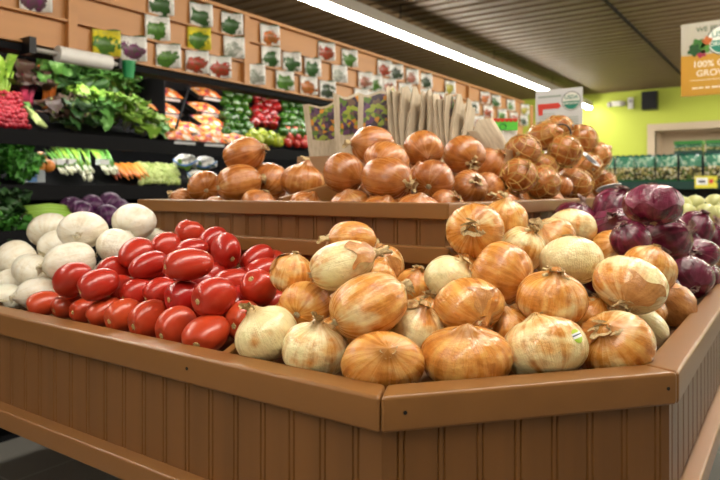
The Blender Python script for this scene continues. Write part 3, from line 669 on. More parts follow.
# ------------------------------------------------------------------ produce cooler along the left aisle
QB = -2.78       # front of the cooler
YA, YB = .0, 7.5
cool = thing('produce_cooler', 'long black open produce cooler with two stepped shelves along the aisle', 'cooler', (QB - .4, 3.7, 0))
MB().box(-3.66, QB, YA, YB, .1, .88).box(-3.66, QB - .08, YA, YB, 0, .1).box(QB - .03, QB, YA, YB, .88, .925).build('base_cabinet', M['cooler'], cool)
MB().box(-3.66, -3.60, YA, YB, .88, 2.02).build('back_panel', M['cooler'], cool)
MB().box(-3.66, -2.815, YA, YB, 2.02, 2.05).build('top_panel', M['cooler'], cool)
MB().box(-3.66, QB - .035, YA - .04, YA, 0, 2.05).build('end_panel', M['cooler'], cool)
MB().box(-3.66, QB - .035, YB, YB + .04, 0, 2.05).build('end_panel', M['cooler'], cool)
def sloped(name, x0, z0, x1, z1, lip):
    m = MB(); th = .02
    for ya, yb in ((YA, YB),):
        m.add([(x0, ya, z0), (x0, yb, z0), (x1, yb, z1), (x1, ya, z1), (x0, ya, z0 - th), (x0, yb, z0 - th), (x1, yb, z1 - th), (x1, ya, z1 - th)],
              [(0, 1, 2, 3), (7, 6, 5, 4), (0, 4, 5, 1), (2, 6, 7, 3), (1, 5, 6, 2), (0, 3, 7, 4)])
        m.box(x0 - .004, x0 + .014, ya, yb, z0 - .053, z0 + lip)
    return m.build(name, M['cooler'], cool)
sloped('shelf', -3.0, 1.365, -3.59, 1.60, .018)
sloped('shelf', -3.0, 1.105, -3.59, 1.27, .02)
MB().box(QB - .02, QB + .02, YA, YB, 1.70, 1.728).box(-2.98, QB + .005, YA, YB, 1.725, 1.7345).build('canopy_rail', M['cooler'], cool)
MB().box(-3.02, -2.90, YA + .1, YB - .1, 1.90, 1.93).build('cooler_lamp', M['cooltube'], cool)
MB().box(-3.20, -3.16, YA + .1, YB - .1, 1.392, 1.405).build('shelf_lamp', M['cooltube'], cool)
def slope_z(x, tier): 
    f = (x + 3.0) / -.59
    return (1.365 + .235 * f) if tier else (1.105 + .165 * f)
for (u, v, h) in ((140, 130, .34),):
    p = on_x(u, v, -3.02)
    p = on_x(127, 100, -3.59); MB().box(-3.59, -3.22, p.y, p.y + .012, slope_z(-3.3, 1), 1.80).build('bin_divider', M['cooler'], cool)
p0 = on_x(176, 128, -3.04); p1 = on_x(190, 85, -3.3)
MB().tube([p0, p1], .008, 6).build('divider_rod', M['cooler'], cool)

# ------------------------------------------------------------------ seed packet board above the cooler
BT, BB = 2.155, 1.735
board = thing('seed_packet_board', 'long orange wood display board with ledges of seed packets above the cooler', 'display board', (QB, 3.7, BB))
MB().box(QB - .03, QB, YA, 7.5, BB, BT).build('back_board', M['board'], board)
RH = (BT - BB - .02) / 3
MB().box(QB - .032, QB + .03, YA, 7.5, BT, BT + .022).build('top_cap', M['board'], board, bevel=.003)
LEDGE = [BB + .012 + RH * k for k in range(3)]
for z in LEDGE:
    MB().box(QB + .0005, QB + .026, YA, 7.5, z - .010, z).build('ledge', M['board'], board)
for u in (72, 246, 418.7, 469, 532):
    p = on_x(u, 60 if u < 300 else 90, QB + .02)
    MB().box(QB + .0005, QB + .030, p.y - .022, p.y + .022, BB, BT - .0005).build('upright', M['board'], board)

def packet_mat(name, bg, band):
    t = NT(name, .35); g = t.coord('Generated'); s = t.n('SeparateXYZ'); t.l(g, s.inputs[0]); oi = t.n('ObjectInfo')
    x, z = s.outputs[0], s.outputs[2]
    cx = t.n('CombineXYZ'); t.l(t.math('MULTIPLY', oi.outputs['Random'], 60.), cx.inputs[1])
    v = t.vm('ADD', t.vm('MULTIPLY', g, (1, .2, 1)), cx.outputs[0])
    n = t.noise(v, 3.6, 3, .6)
    dx = t.math('SUBTRACT', x, .48); dz = t.math('MULTIPLY', t.math('SUBTRACT', z, .36), 1.25)
    d = t.math('SQRT', t.math('ADD', t.math('MULTIPLY', dx, dx), t.math('MULTIPLY', dz, dz)))
    blob = t.math('LESS_THAN', t.math('ADD', d, t.math('MULTIPLY', t.math('SUBTRACT', n, .5), .9)), .43)
    veg = t.mix(t.noise(v, 9, 2), oi.outputs['Color'], (.04, .09, .02))
    veg = t.mix(t.math('GREATER_THAN', t.noise(v, 7, 2), .56), veg, oi.outputs['Color'])
    c = t.mix(blob, bg, veg)
    dash = t.math('MULTIPLY', t.math('GREATER_THAN', t.math('SINE', t.math('MULTIPLY', z, 80.)), .2), t.math('MULTIPLY', t.math('GREATER_THAN', z, .74), t.math('LESS_THAN', z, .9)))
    dash = t.math('MULTIPLY', dash, t.math('GREATER_THAN', t.noise(v, 14, 1), .5))
    c = t.mix(t.math('MULTIPLY', dash, .5), c, (.25, .27, .25))
    c = t.mix(t.math('GREATER_THAN', z, .93), c, band)
    t.color(c); return t.m
PMAT = {'w': packet_mat('white seed packet', (.86, .85, .81), (.05, .12, .05)), 'y': packet_mat('yellow seed packet', (.72, .62, .04), (.05, .12, .05))}
def packet_mesh(mat, wd=.125, h=.128, curl=.03):
    m = MB(); K = 10
    def P(i, z, off): 
        f = i / K - .42; return (f * wd, -(curl * (f / .58) ** 2 if f > 0 else curl * .12 * (f / .42) ** 2) * 1.0 - off, z)
    vs = []
    for off in (0, .007):
        for z in (0, h):
            vs += [P(i, z + (.004 * math.sin(i) if z else 0), -off) for i in range(K + 1)]
    n = K + 1; m.v = vs
    for a, b, fl in ((0, n, False), (2 * n, 3 * n, True)):
        for i in range(K):
            f = (a + i, a + i + 1, b + i + 1, b + i); m.f.append(f[::-1] if fl else f)
    for i in range(K): m.f += [(n + i, n + i + 1, 3 * n + i + 1, 3 * n + i), (i + 1, i, 2 * n + i, 2 * n + i + 1)]
    m.f += [(0, n, 3 * n, 2 * n), (K, 2 * n + K, 3 * n + K, n + K)]
    return m.mesh('seed_packet', mat, True)
PME = {k: packet_mesh(PMAT[k]) for k in PMAT}
GRN, DGR, RED, ORA, PUR, YEL, WHI, BLK, PNK = (.10, .25, .03), (.04, .12, .03), (.50, .03, .02), (.65, .16, .03), (.20, .03, .14), (.60, .48, .05), (.6, .6, .55), (.05, .06, .05), (.5, .15, .12)
CN = {GRN: 'green', DGR: 'dark green', RED: 'red', ORA: 'orange', PUR: 'purple', YEL: 'yellow', WHI: 'pale', BLK: 'black', PNK: 'pink'}
ROWS = [  # ledge (0 lowest), then pixel column, picture colour, bag
 (2, [(6, RED), (42, GRN), (93, ORA), (159, DGR), (199, DGR), (230, DGR), (268, ORA), (325, RED), (348, GRN), (383, RED), (395, BLK), (411, PNK), (425, BLK), (449, YEL), (484, ORA), (495, DGR), (510, GRN), (524, YEL)]),
 (1, [(33, PUR), (155, GRN), (197, GRN, 'y'), (232, WHI), (269, DGR), (290, DGR), (311, DGR), (338, WHI), (364, PNK), (374, GRN), (388, PNK), (404, GRN), (424, WHI), (438, PNK), (454, RED), (473, BLK), (487, RED), (501, GRN), (513, PNK), (523, BLK)]),
 (0, [(104, GRN, 'y'), (131, PUR), (166, GRN), (195, RED), (218, RED), (253, WHI), (283, GRN), (307, ORA), (326, BLK), (360, WHI), (370, BLK), (478, PNK)]),
]
LN = {2: 'top', 1: 'middle', 0: 'bottom'}
for led, items in ROWS:
    for k, it in enumerate(items):
        u, c = it[0], it[1]; bg = it[2] if len(it) > 2 else 'w'
        z = LEDGE[led]; 
        d = ray(u, 190); y_ = d.y * ((QB + .03) / d.x)
        o = link('seed_packet', PME[bg]); o.location = (QB + .028, y_, z + .0005); o.rotation_euler = (R(-3), 0, R(90 - 13 + random.uniform(-5, 5)))
        o.color = (*c, 1)
        tag(o, '%s seed packet picturing %s produce, %s from the near end on the %s ledge' % ('yellow' if bg == 'y' else 'white', CN[c], ORD[k] if k < 18 else ('nineteenth', 'twentieth')[k - 18], LN[led]), 'seed packet', 'seed packets on the board')

# bag roll and green cup under the board
a = on_x(57, 53, QB + .07); b = on_x(110, 62, QB + .07)
t = thing('bag_roll', 'white roll of plastic produce bags on a black rod under the seed packet board', 'bag roll', tuple((a + b) / 2))
a = Vector((QB + .07, a.y, BB - .03)); b = Vector((QB + .07, b.y, BB - .03)); e = Vector((0, 1, 0))
MB().tube([a, b], .036, 20).build('roll', M['white_p'], t, smooth=False, bevel=.002)
MB().tube([a - e * .11, b + e * .05], .010, 10).build('rod', M['grey_metal'], t)
MB().box(QB + .003, QB + .085, a.y - .13, a.y - .10, BB - .05, BB + .02).build('bracket', M['black'], t)
MB().box(QB + .003, QB + .085, b.y + .04, b.y + .055, BB - .05, BB + .0).build('bracket', M['black'], t)
p = on_x(128.5, 70, QB + .05)
M['cupgreen'] = plain('green plastic', (.02, .28, .09), .35)
m = MB(); prof = [(.0, 0), (.024, 0), (.034, .075), (.037, .075), (.037, .083), (.030, .083), (.021, .006), (0, .006)]; n = 20
for r_, z in prof: m.v += [(p.x + r_ * math.cos(6.2832 * j / n), p.y + r_ * math.sin(6.2832 * j / n), p.z - .04 + z) for j in range(n)]
m.f += [(i * n + j, i * n + (j + 1) % n, (i + 1) * n + (j + 1) % n, (i + 1) * n + j) for i in range(len(prof) - 1) for j in range(n)]
t = thing('cup', 'small green plastic cup hung under the board beside the bag roll', 'cup', (p.x, p.y, p.z - .04))
m.build('cup_body', M['cupgreen'], t)
MB().tube([(p.x - .025, p.y, p.z + .03), (QB + .004, p.y, p.z + .05), (QB + .004, p.y, BB + .01)], .004, 6).build('hanging_clip', M['black'], t)

# ------------------------------------------------------------------ leafy greens
def leaf_mat(name, c1, c2, vein):
    t = NT(name, .4, .4); v = t.coord(); oi = t.n('ObjectInfo')
    n = t.noise(v, 22, 4, .6)
    c = t.mix(n, c1, c2); c = t.mix(t.math('GREATER_THAN', t.noise(v, 45, 2), .62), c, vein)
    t.color(c); return t.m
LF = {'kale': leaf_mat('kale leaf', (.04, .16, .025), (.17, .40, .08), (.27, .50, .17)), 'light': leaf_mat('light leaf', (.10, .27, .02), (.34, .55, .07), (.55, .66, .22)),
      'dark': leaf_mat('dark leaf', (.012, .045, .012), (.05, .14, .03), (.08, .17, .05)), 'red': leaf_mat('red leaf', (.035, .012, .012), (.09, .05, .03), (.07, .10, .03)),
      'parsley': leaf_mat('parsley leaf', (.02, .12, .015), (.09, .32, .04), (.14, .40, .06))}
M['pale_stem'] = plain('pale green stem', (.50, .60, .22), .4); M['white_stem'] = plain('white stem', (.72, .74, .55), .4)
M['pink_stem'] = plain('pink stem', (.62, .06, .15), .4); M['orange_stem'] = plain('orange stem', (.70, .20, .03), .4); M['dark_stem'] = plain('dark stem', (.12, .16, .05), .5)
M['green_stalk'] = plain('green stalk', (.30, .50, .06), .4)
def leaf(m, base, dir_, up, L, Wd, ruffle, droop, r):
    d = dir_.normalized(); sd = d.cross(up).normalized(); nn = sd.cross(d)
    rows = []; ph = r.uniform(0, 6)
    for i in range(7):
        f = i / 6; wd = Wd * (math.sin(math.pi * (f * .86 + .1)) ** .8)
        c = base + d * (L * f) - Vector((0, 0, 1)) * droop * f * f + nn * .02 * math.sin(f * 4 + ph)
        row = []
        for j in range(5):
            g = j / 4 - .5
            row.append(tuple(c + sd * (wd * g * 2) + nn * (ruffle * abs(g) * 2 * math.sin(f * 13 + ph + j * 2) + .25 * wd * (abs(g) * 2) ** 2)))
        rows.append(row)
    m.grid(rows); m.grid([[tuple(Vector(p) - nn * .0015) for p in reversed(q)] for q in rows])
def leafy(name, label, cat, c, group, mat, stem, n=26, size=.1, L=.12, Wd=.04, ruffle=.012, lean=(.35, 0, .8), spread=.8, droop=.05, seed=0, stems=8, stem_len=.1, tier=1):
    r = random.Random(seed); t = thing(name, label, cat, tuple(c), group); m = MB(); c = Vector(c); lean = Vector(lean).normalized()
    for i in range(n):
        d = (lean + Vector((r.uniform(-1, 1), r.uniform(-1, 1), r.uniform(-1, 1))) * spread)
        b = c + lean * stem_len * .75 + Vector((r.uniform(-1, 1), r.uniform(-1, 1), r.uniform(-.6, 1))) * size * .5
        leaf(m, b, d, Vector((r.uniform(-.5, .5), r.uniform(-.5, .5), 1)) if abs(d.normalized().z) < .9 else Vector((1, 0, .2)), L * r.uniform(.7, 1.2), Wd * r.uniform(.7, 1.2), ruffle, droop, r)
    def keep(p):
        x = max(p[0], -3.592 if tier is not None else -2.97); fl = wellz(x) + .006 if tier is None else (slope_z(-3, tier) + .026 if x > -3.03 else slope_z(x, tier) + .004) if x < -2.98 else -9
        return (x, p[1], max(p[2], fl))
    m.v = [keep(p) for p in m.v]
    m.build('leaves', mat, t, smooth=True)
    m = MB()
    for i in range(stems):
        q = Vector((r.uniform(-.4, .4), r.uniform(-1, 1), r.uniform(-.5, .5))) * size * .35
        m.tube([c + q * .6, c + q * .7 + lean * stem_len * .5, c + q * 1.6 + lean * stem_len * 1.15], [.008, .007, .004], 6)
    m.v = [keep(p) for p in m.v]
    if stems: m.build('stems', stem, t, smooth=True)
    return t
GU = 'leafy bunches on the upper cooler shelf'
def shelf_pt(u, v, x, tier, dz=.0):
    # the spot of the shelf beneath the pixel column u, at depth x
    d = ray(u, v); y_ = d.y * (x / d.x)
    return Vector((x, y_, slope_z(x, tier) + dz))
def aim(u, v, x): return on_x(u, v, x)
def tall(u, v, x, name, label, mat, stem, **k):
    b = shelf_pt(u, v, x, 1, .01); tp = aim(u, v, x)
    leafy(name, label, k.pop('cat', 'greens'), b, GU, mat, stem, lean=(.12, 0, 1), stem_len=max(.05, (tp.z - b.z)), **k)
tall(4, 78, -3.42, 'leek_bunch', 'pale green leek tops standing at the near end of the upper cooler shelf', LF['light'], M['green_stalk'], n=10, L=.24, Wd=.02, ruffle=.002, size=.10, spread=.45, droop=.1, seed=1, stems=8)
tall(27, 80, -3.46, 'chard_bunch', 'dark purple-leaved chard bunch with pink stems standing behind the radishes', LF['red'], M['pink_stem'], n=22, L=.13, Wd=.05, seed=2, size=.12, spread=.5)
tall(48, 68, -3.46, 'chard_bunch', 'green chard bunch with orange stems between the pink-stemmed one and the dark kale', LF['kale'], M['orange_stem'], n=26, L=.14, Wd=.05, seed=3, size=.14, spread=.5)
tall(68, 70, -3.48, 'kale_bunch', 'dark blackish kale bunch between orange-stemmed chard and curly green kale', LF['dark'], M['dark_stem'], n=26, L=.14, Wd=.045, seed=4, size=.14, spread=.55)
tall(88, 70, -3.44, 'kale_bunch', 'bright curly kale bunch beside the blackish kale', LF['kale'], M['pale_stem'], n=34, L=.12, Wd=.055, ruffle=.022, seed=5, size=.19)
tall(106, 72, -3.42, 'kale_bunch', 'bright curly kale bunch in the middle of its row', LF['kale'], M['pale_stem'], n=34, L=.12, Wd=.055, ruffle=.022, seed=6, size=.17)
tall(121, 76, -3.44, 'kale_bunch', 'bright curly kale bunch against the black bin divider', LF['kale'], M['pale_stem'], n=30, L=.11, Wd=.055, ruffle=.022, seed=7, size=.16)
tall(77, 96, -3.36, 'kale_bunch', 'low dark green bunch under the blackish kale, behind the lettuces', LF['dark'], M['dark_stem'], n=26, L=.10, Wd=.05, seed=8, size=.16)
tall(104, 102, -3.34, 'kale_bunch', 'low dark green bunch in shade under the curly kale', LF['dark'], M['dark_stem'], n=26, L=.10, Wd=.05, seed=18, size=.16)
def low(u, v, x, name, label, mat, stem, **k):
    p = aim(u, v, x); b = shelf_pt(u, v, x, 1, .01); p.z = max(p.z, b.z + .02)
    leafy(name, label, k.pop('cat', 'greens'), p - Vector((.0, 0, .03)), GU, mat, stem, lean=k.pop('lean', (.5, 0, .5)), **k)
low(55, 114, -3.16, 'red_lettuce', 'red-brown leaf lettuce in the low row beside the yellow-green stalks', LF['red'], M['pale_stem'], n=30, L=.07, Wd=.04, size=.14, seed=9, cat='lettuce')
low(70, 122, -3.10, 'dark_lettuce', 'dark green lettuce at the shelf edge under the red-brown lettuce', LF['dark'], M['pale_stem'], n=30, L=.07, Wd=.035, size=.14, seed=10, cat='lettuce')
low(77, 109, -3.20, 'frisee_lettuce', 'bright frilly green lettuce beneath the blackish kale', LF['light'], M['white_stem'], n=44, L=.08, Wd=.02, ruffle=.015, size=.14, seed=11, cat='lettuce')
low(94, 119, -3.12, 'escarole_head', 'dark escarole head with yellow tips in the middle of the low lettuce row', LF['kale'], M['white_stem'], n=34, L=.07, Wd=.035, size=.14, seed=12, cat='lettuce')
low(112, 114, -3.16, 'escarole_head', 'light green escarole head below the last curly kale', LF['light'], M['white_stem'], n=36, L=.08, Wd=.04, ruffle=.014, size=.16, seed=13, cat='lettuce')
low(127, 122, -3.12, 'escarole_head', 'pale green escarole head beside the black bin divider', LF['light'], M['white_stem'], n=36, L=.08, Wd=.04, ruffle=.014, size=.15, seed=14, cat='lettuce')
low(141, 130, -3.10, 'bok_choy', 'small leafy green choy with white stems below the packaged trays', LF['light'], M['white_stem'], n=20, L=.07, Wd=.035, size=.12, seed=15, cat='greens')
low(152, 132, -3.12, 'bok_choy', 'small green choy next to the lowest packaged tray', LF['kale'], M['white_stem'], n=18, L=.06, Wd=.03, size=.11, seed=16, cat='greens')
# celery stalks beside the radishes
def stalks(name, label, cat, pts, mat, top, rad, group, seed):
    r = random.Random(seed); t = thing(name, label, cat, tuple(pts[0][0]), group); m = MB()
    for a, b in pts: m.tube([a, (a + b) / 2 + Vector((0, 0, .01)), b], [rad * 1.2, rad, rad * .7], 8)
    m.build('stalks', mat, t, smooth=True); m = MB()
    for a, b in pts:
        for k in range(3): leaf(m, b, (b - a).normalized() + Vector((r.uniform(-.6, .6), r.uniform(-.6, .6), r.uniform(-.2, .6))), Vector((.1, .1, 1)), rad * 7, rad * 2, .006, .02, r)
    m.build('leaves', top, t, smooth=True); return t
pts = []
for i in range(6):
    a = aim(46 - i * 1.5, 127 - i * .6, -3.05); b = aim(25 + i * .8, 106 + i * 2, -3.22); pts.append((a, b))
stalks('celery_bunch', 'slanting yellow-green celery stalks beside the radish heap', 'celery', pts, M['pale_stem'], LF['kale'], .008, GU, 3)
M['radish'] = plain('radish skin', (.30, .005, .018), .3, .5, .35, 60)
RAD = MB().ball((0, 0, 0), 1, 1, 1.05, 12, 8).tube([(0, 0, -1), (.1, .05, -1.4), (.0, .1, -1.9)], [.22, .08, .02], 6).mesh('radish', M['radish'], True)
r = random.Random(5)
for k in range(10):
    for j in range(9):
        u = -14 + k * 4.7 + (j % 2) * 2.3
        if u > 30 - j * 1.1: continue
        x = -3.04 - j * .031; b = shelf_pt(u, 110, x, 1)
        o = link('radish', RAD); s_ = .0145 * r.uniform(.9, 1.15); o.scale = (s_, s_, s_)
        o.location = (x, b.y + r.uniform(-.004, .004), b.z + .018 + j * .010 + r.uniform(0, .012)); o.rotation_euler = (r.uniform(0, 3), r.uniform(0, 3), r.uniform(0, 3))
        tag(o, 'small pink-red radish in the heap at the near end of the upper cooler shelf', 'radish', 'radishes on the upper shelf')

# packaged stir-fry trays
M['tray'] = plain('black tray', (.03, .03, .035), .3); M['label'] = plain('paper label', (.75, .76, .78), .4, .5, .04)
def veg_mat():
    t = NT('cut vegetables', .25, .6); v = t.coord(); oi = t.n('ObjectInfo')
    vo = t.n('TexVoronoi'); t.l(v, vo.inputs['Vector']); vo.inputs['Scale'].default_value = 32
    s = t.n('SeparateColor'); t.l(vo.outputs['Color'], s.inputs[0])
    c = t.ramp(s.outputs[0], [(0, (.70, .22, .03)), (.34, (.75, .38, .12)), (.52, (.30, .04, .10)), (.68, (.70, .62, .48)), (.84, (.60, .10, .05))], 'CONSTANT')
    t.color(c); t.bump(vo.outputs['Distance'], .5, .01); return t.m
M['veg'] = veg_mat()
def make_tray():
    t = thing('vegetable_tray', 'x', 'packaged vegetables', (0, 0, 0), 'packaged vegetable trays'); L, D, H = .115, .075, .03
    m = MB(); a = [(-L * .9, -D * .9), (L * .9, -D * .9), (L * .9, D * .9), (-L * .9, D * .9)]; b = [(-L, -D), (L, -D), (L, D), (-L, D)]
    m.add([(x, y_, 0) for x, y_ in a] + [(x, y_, H) for x, y_ in b] + [(x * 1.04, y_ * 1.05, H) for x, y_ in b] + [(x * 1.04, y_ * 1.05, H + .003) for x, y_ in b], [(3, 2, 1, 0)] + [(o_ + i, o_ + (i + 1) % 4, o_ + 4 + (i + 1) % 4, o_ + 4 + i) for o_ in (0, 4, 8) for i in range(4)])
    m.build('tray', M['tray'], t)
    rr = random.Random(8); m = MB(); rows = []
    for i in range(15):
        rows.append([(-L * .96 + 2 * L * .96 * j / 22, -D * .95 + 2 * D * .95 * i / 14, H + .004 + (.026 * (1 - abs(i / 7 - 1) ** 4) * (1 - abs(j / 11 - 1) ** 4)) * rr.uniform(.6, 1.15)) for j in range(23)])
    m.grid(rows).build('vegetables', M['veg'], t, smooth=True)
    m = MB().box(-L * .6, L * .7, -D * 1.07, -D * 1.055, .010, H - .004)
    m.build('label', M['label'], t); return t
proto = make_tray(); first = True
tr = []
for c, (u, ww) in enumerate(((163, 0), (204, 0))):
    for row, (v, x) in enumerate(((93, -3.46), (108, -3.36), (121, -3.26))): tr.append((u + (0, -2, 3)[row], v, x, c, row))
for k, (u, v, x) in enumerate(((184, 128, -3.12), (214, 131, -3.14), (176, 139, -3.05), (206, 141, -3.05), (234, 139, -3.05))): tr.append((u, v, x, k, 9))
for (u, v, x, c, row) in tr:
    o = proto if first else copy_tree(proto); first = False
    p = aim(u, v, x); p.z = max(p.z - .03, slope_z(x, 1) + .012); o.location = p; o.rotation_euler = (R(28), 0, R(90 + random.uniform(-6, 6)))
    where = ('%s of the stack %s the black rod' % (('topmost', 'second', 'third')[row], ('before', 'behind')[c])) if row < 9 else ('below the stacks, %s from the choy' % ('third', 'fourth', 'first', 'second', 'fifth')[c])
    o['label'] = 'wrapped tray of orange and purple vegetables, ' + where

# ------------------------------------------------------------------ peppers and tomatoes on the upper shelf
def pepper_mesh(mat, seed):
    r = random.Random(seed); m = MB(); n, K = 20, 12; ph = r.uniform(0, 6)
    for i in range(K + 1):
        t = math.pi * i / K
        for j in range(n):
            a = 6.2832 * j / n; q = math.sin(t) ** .6 * (1 + .10 * math.cos(4 * a + ph) * math.sin(t)) * (.92 - .12 * math.cos(t) * -1)
            z = 1.05 * math.cos(t) - (.28 * math.exp(-(t / .4) ** 2)) + .08 * math.cos(4 * a + ph) * math.exp(-((t - 2.7) / .4) ** 2)
            m.v.append((q * math.cos(a), q * math.sin(a), z))
    m.f += [(i * n + j, (i + 1) * n + j, (i + 1) * n + (j + 1) % n, i * n + (j + 1) % n) for i in range(K) for j in range(n)]
    return m.mesh('bell_pepper', mat, True)
def fruit_mat(name, a, b, rough=.2):
    t = NT(name, rough, .5); oi = t.n('ObjectInfo'); c = t.mix(oi.outputs['Random'], a, b); c = t.mix(t.math('MULTIPLY', t.noise(t.coord(), 2, 2), .4), c, tuple(x * .6 for x in a)); t.color(c); return t.m
PEP = {'green': pepper_mesh(fruit_mat('green pepper', (.012, .055, .005), (.04, .12, .01)), 1), 'red': pepper_mesh(fruit_mat('red pepper', (.17, .005, .006), (.30, .012, .012)), 2), 'lime': pepper_mesh(fruit_mat('yellow green pepper', (.16, .24, .015), (.40, .42, .03)), 3)}
PSTEM = MB().tube([(0, 0, .72), (.05, 0, 1.0), (.15, .03, 1.25)], [.22, .13, .12], 8).mesh('stem', plain('pepper stem', (.14, .28, .05), .5), True)
CTOM = MB().ball((0, 0, 0), 1, 1, .82, 18, 12).mesh('tomato', fruit_mat('round tomato', (.36, .012, .010), (.46, .06, .025)), True)
CALYX = MB().ball((0, 0, .8), .18, .18, .08, 8, 4).mesh('calyx', plain('calyx', (.10, .22, .04), .6), True)
def bank(name, cat, mesh, stem, u0, u1, rows, v0, v1, x0, x1, rad, labelfmt, group):
    r = random.Random(int(u0))
    for j in range(rows):
        f = j / max(1, rows - 1); v = v0 + (v1 - v0) * f; x = x0 + (x1 - x0) * f
        ya = on_x(u0, v, x).y; yb = on_x(u1, v, x).y; n = max(1, int((yb - ya) / (rad * 2.12)))
        for i in range(n):
            y_ = ya + (yb - ya) * (i + .5 + (.18 if j % 2 else -.18)) / n; z = max(on_x((u0 + u1) / 2, v, x).z, slope_z(x, 1) + rad)
            o = link(name, mesh); s_ = rad * r.uniform(.94, 1.08); o.scale = (s_, s_, s_); o.location = (x + r.uniform(-.006, .006), y_, z + r.uniform(-.006, .006)); o.rotation_euler = (r.uniform(-1.3, 1.3), r.uniform(-.2, 1.4), r.uniform(0, 6.28))
            link('stem' if stem == PSTEM else 'calyx', stem, o)
            tag(o, labelfmt % (ORD[i], ORD[j]), cat, group)
bank('bell_pepper', 'pepper', PEP['green'], PSTEM, 222, 250, 6, 134, 96, -3.08, -3.46, .040, 'green bell pepper beside the trays, %s from the trays in the %s row up', 'green peppers beside the trays')
bank('bell_pepper', 'pepper', PEP['red'], PSTEM, 252, 278, 5, 124, 100, -3.17, -3.47, .040, 'red bell pepper between two green banks, %s from the trays in the %s row up', 'red peppers on the upper shelf')
bank('bell_pepper', 'pepper', PEP['green'], PSTEM, 281, 330, 6, 134, 102, -3.08, -3.46, .040, 'green bell pepper behind the red ones, %s along in the %s row up', 'green peppers behind the red ones')
bank('bell_pepper', 'pepper', PEP['lime'], PSTEM, 246, 284, 2, 141, 135, -3.04, -3.11, .038, 'yellow-green pepper at the shelf edge, %s from the trays, %s row up', 'yellow-green peppers at the shelf edge')
bank('tomato', 'tomato', CTOM, CALYX, 285, 318, 3, 144, 132, -3.03, -3.13, .036, 'round red tomato at the shelf edge, %s from the peppers, %s row up', 'round tomatoes at the shelf edge')

# ------------------------------------------------------------------ lower shelf
GL = 'produce on the lower cooler shelf'
for k, (u, v, x, lab) in enumerate(((-6, 160, -3.12, 'curly parsley bunch at the very end of the lower cooler shelf'), (12, 158, -3.12, 'curly parsley bunch next to the yellow fruit on the lower shelf'), (22, 166, -3.06, 'small curly parsley bunch spilling over the lower shelf lip'))):
    p = aim(u, v, x); p.z = max(p.z - .05, slope_z(x, 0) + .03)
    leafy('parsley_bunch', lab, 'parsley', p, GL, LF['parsley'], M['green_stalk'], n=110, L=.04, Wd=.022, ruffle=.016, size=.16 if k < 2 else .1, spread=1.2, lean=(.5, 0, .7), droop=.01, seed=30 + k, stem_len=.06, tier=0)
BEET = MB().ball((0, 0, 0), 1, 1, .95, 14, 9).mesh('orange_fruit', fruit_mat('orange fruit', (.72, .24, .04), (.80, .42, .10), .35), True)
for (u, v, x, lab) in ((38, 166, -3.06, 'orange round fruit beside the parsley on the lower shelf'), (48, 166, -3.06, 'pale orange round fruit beside the green onions on the lower shelf'), (40, 158, -3.13, 'brownish orange fruit behind the two front ones by the parsley')):
    p = aim(u, v, x); o = link('orange_fruit', BEET); o.scale = (.034,) * 3; p.z = max(p.z, slope_z(x, 0) + .034); o.location = p; tag(o, lab, 'fruit', GL)
# blue-labelled sign card on the shelf lip
p = aim(34, 176, -2.98)
t = thing('price_card', 'small blue and grey price card on the lower shelf lip under the orange fruit', 'price card', (p.x, p.y, p.z - .03))
MB().box(-2.985, -2.981, p.y - .04, p.y + .055, p.z - .03, p.z + .03).build('card', plain('grey card', (.25, .28, .30), .4), t)
MB().box(-2.981, -2.9795, p.y - .03, p.y + .015, p.z - .028, p.z + .024).build('print', plain('blue print', (.05, .16, .38), .4), t)
# green onion bunches
for k in range(7):
    u = 57 + k * 8.4; r = random.Random(60 + k)
    b = aim(u + 8, 173, -3.02); tp = aim(u - 8, 149, -3.34); b.z = max(b.z, slope_z(-3.02, 0) + .02); tp.z = max(tp.z, slope_z(-3.36, 0) + .03)
    if k == 4: b = aim(88, 181, -2.965); 
    t = thing('green_onion_bunch', ('bunch of green onions hanging over the lower shelf lip' if k == 4 else 'bunch of green onions with white bulbs on the lower shelf, %s from the orange fruit' % ORD[k]), 'green onions', tuple(b), 'green onion bunches')
    mw, mg = MB(), MB()
    for i in range(6):
        q = Vector((r.uniform(-.01, .01), r.uniform(-.025, .025), r.uniform(-.008, .012)))
        a = b + q; c = tp + q * 1.8; mid = a.lerp(c, .2)
        mw.tube([a, a.lerp(mid, .25), mid], [.006, .009, .006], 6); mg.tube([mid, mid.lerp(c, .5) + Vector((0, 0, .01)), c], [.006, .006, .004], 6)
    mw.build('bulbs', M['white_stem'], t, smooth=True); mg.build('green_leaves', M['green_stalk'] if k % 2 else plain('scallion green %d' % k, (.16, .42, .07), .4), t, smooth=True)
    if k in (0, 1, 5):
        c = b.lerp(tp, .32); MB().box(c.x - .012, c.x + .03, c.y - .028, c.y + .028, c.z + .0, c.z + .03).build('label', M['label'], t)
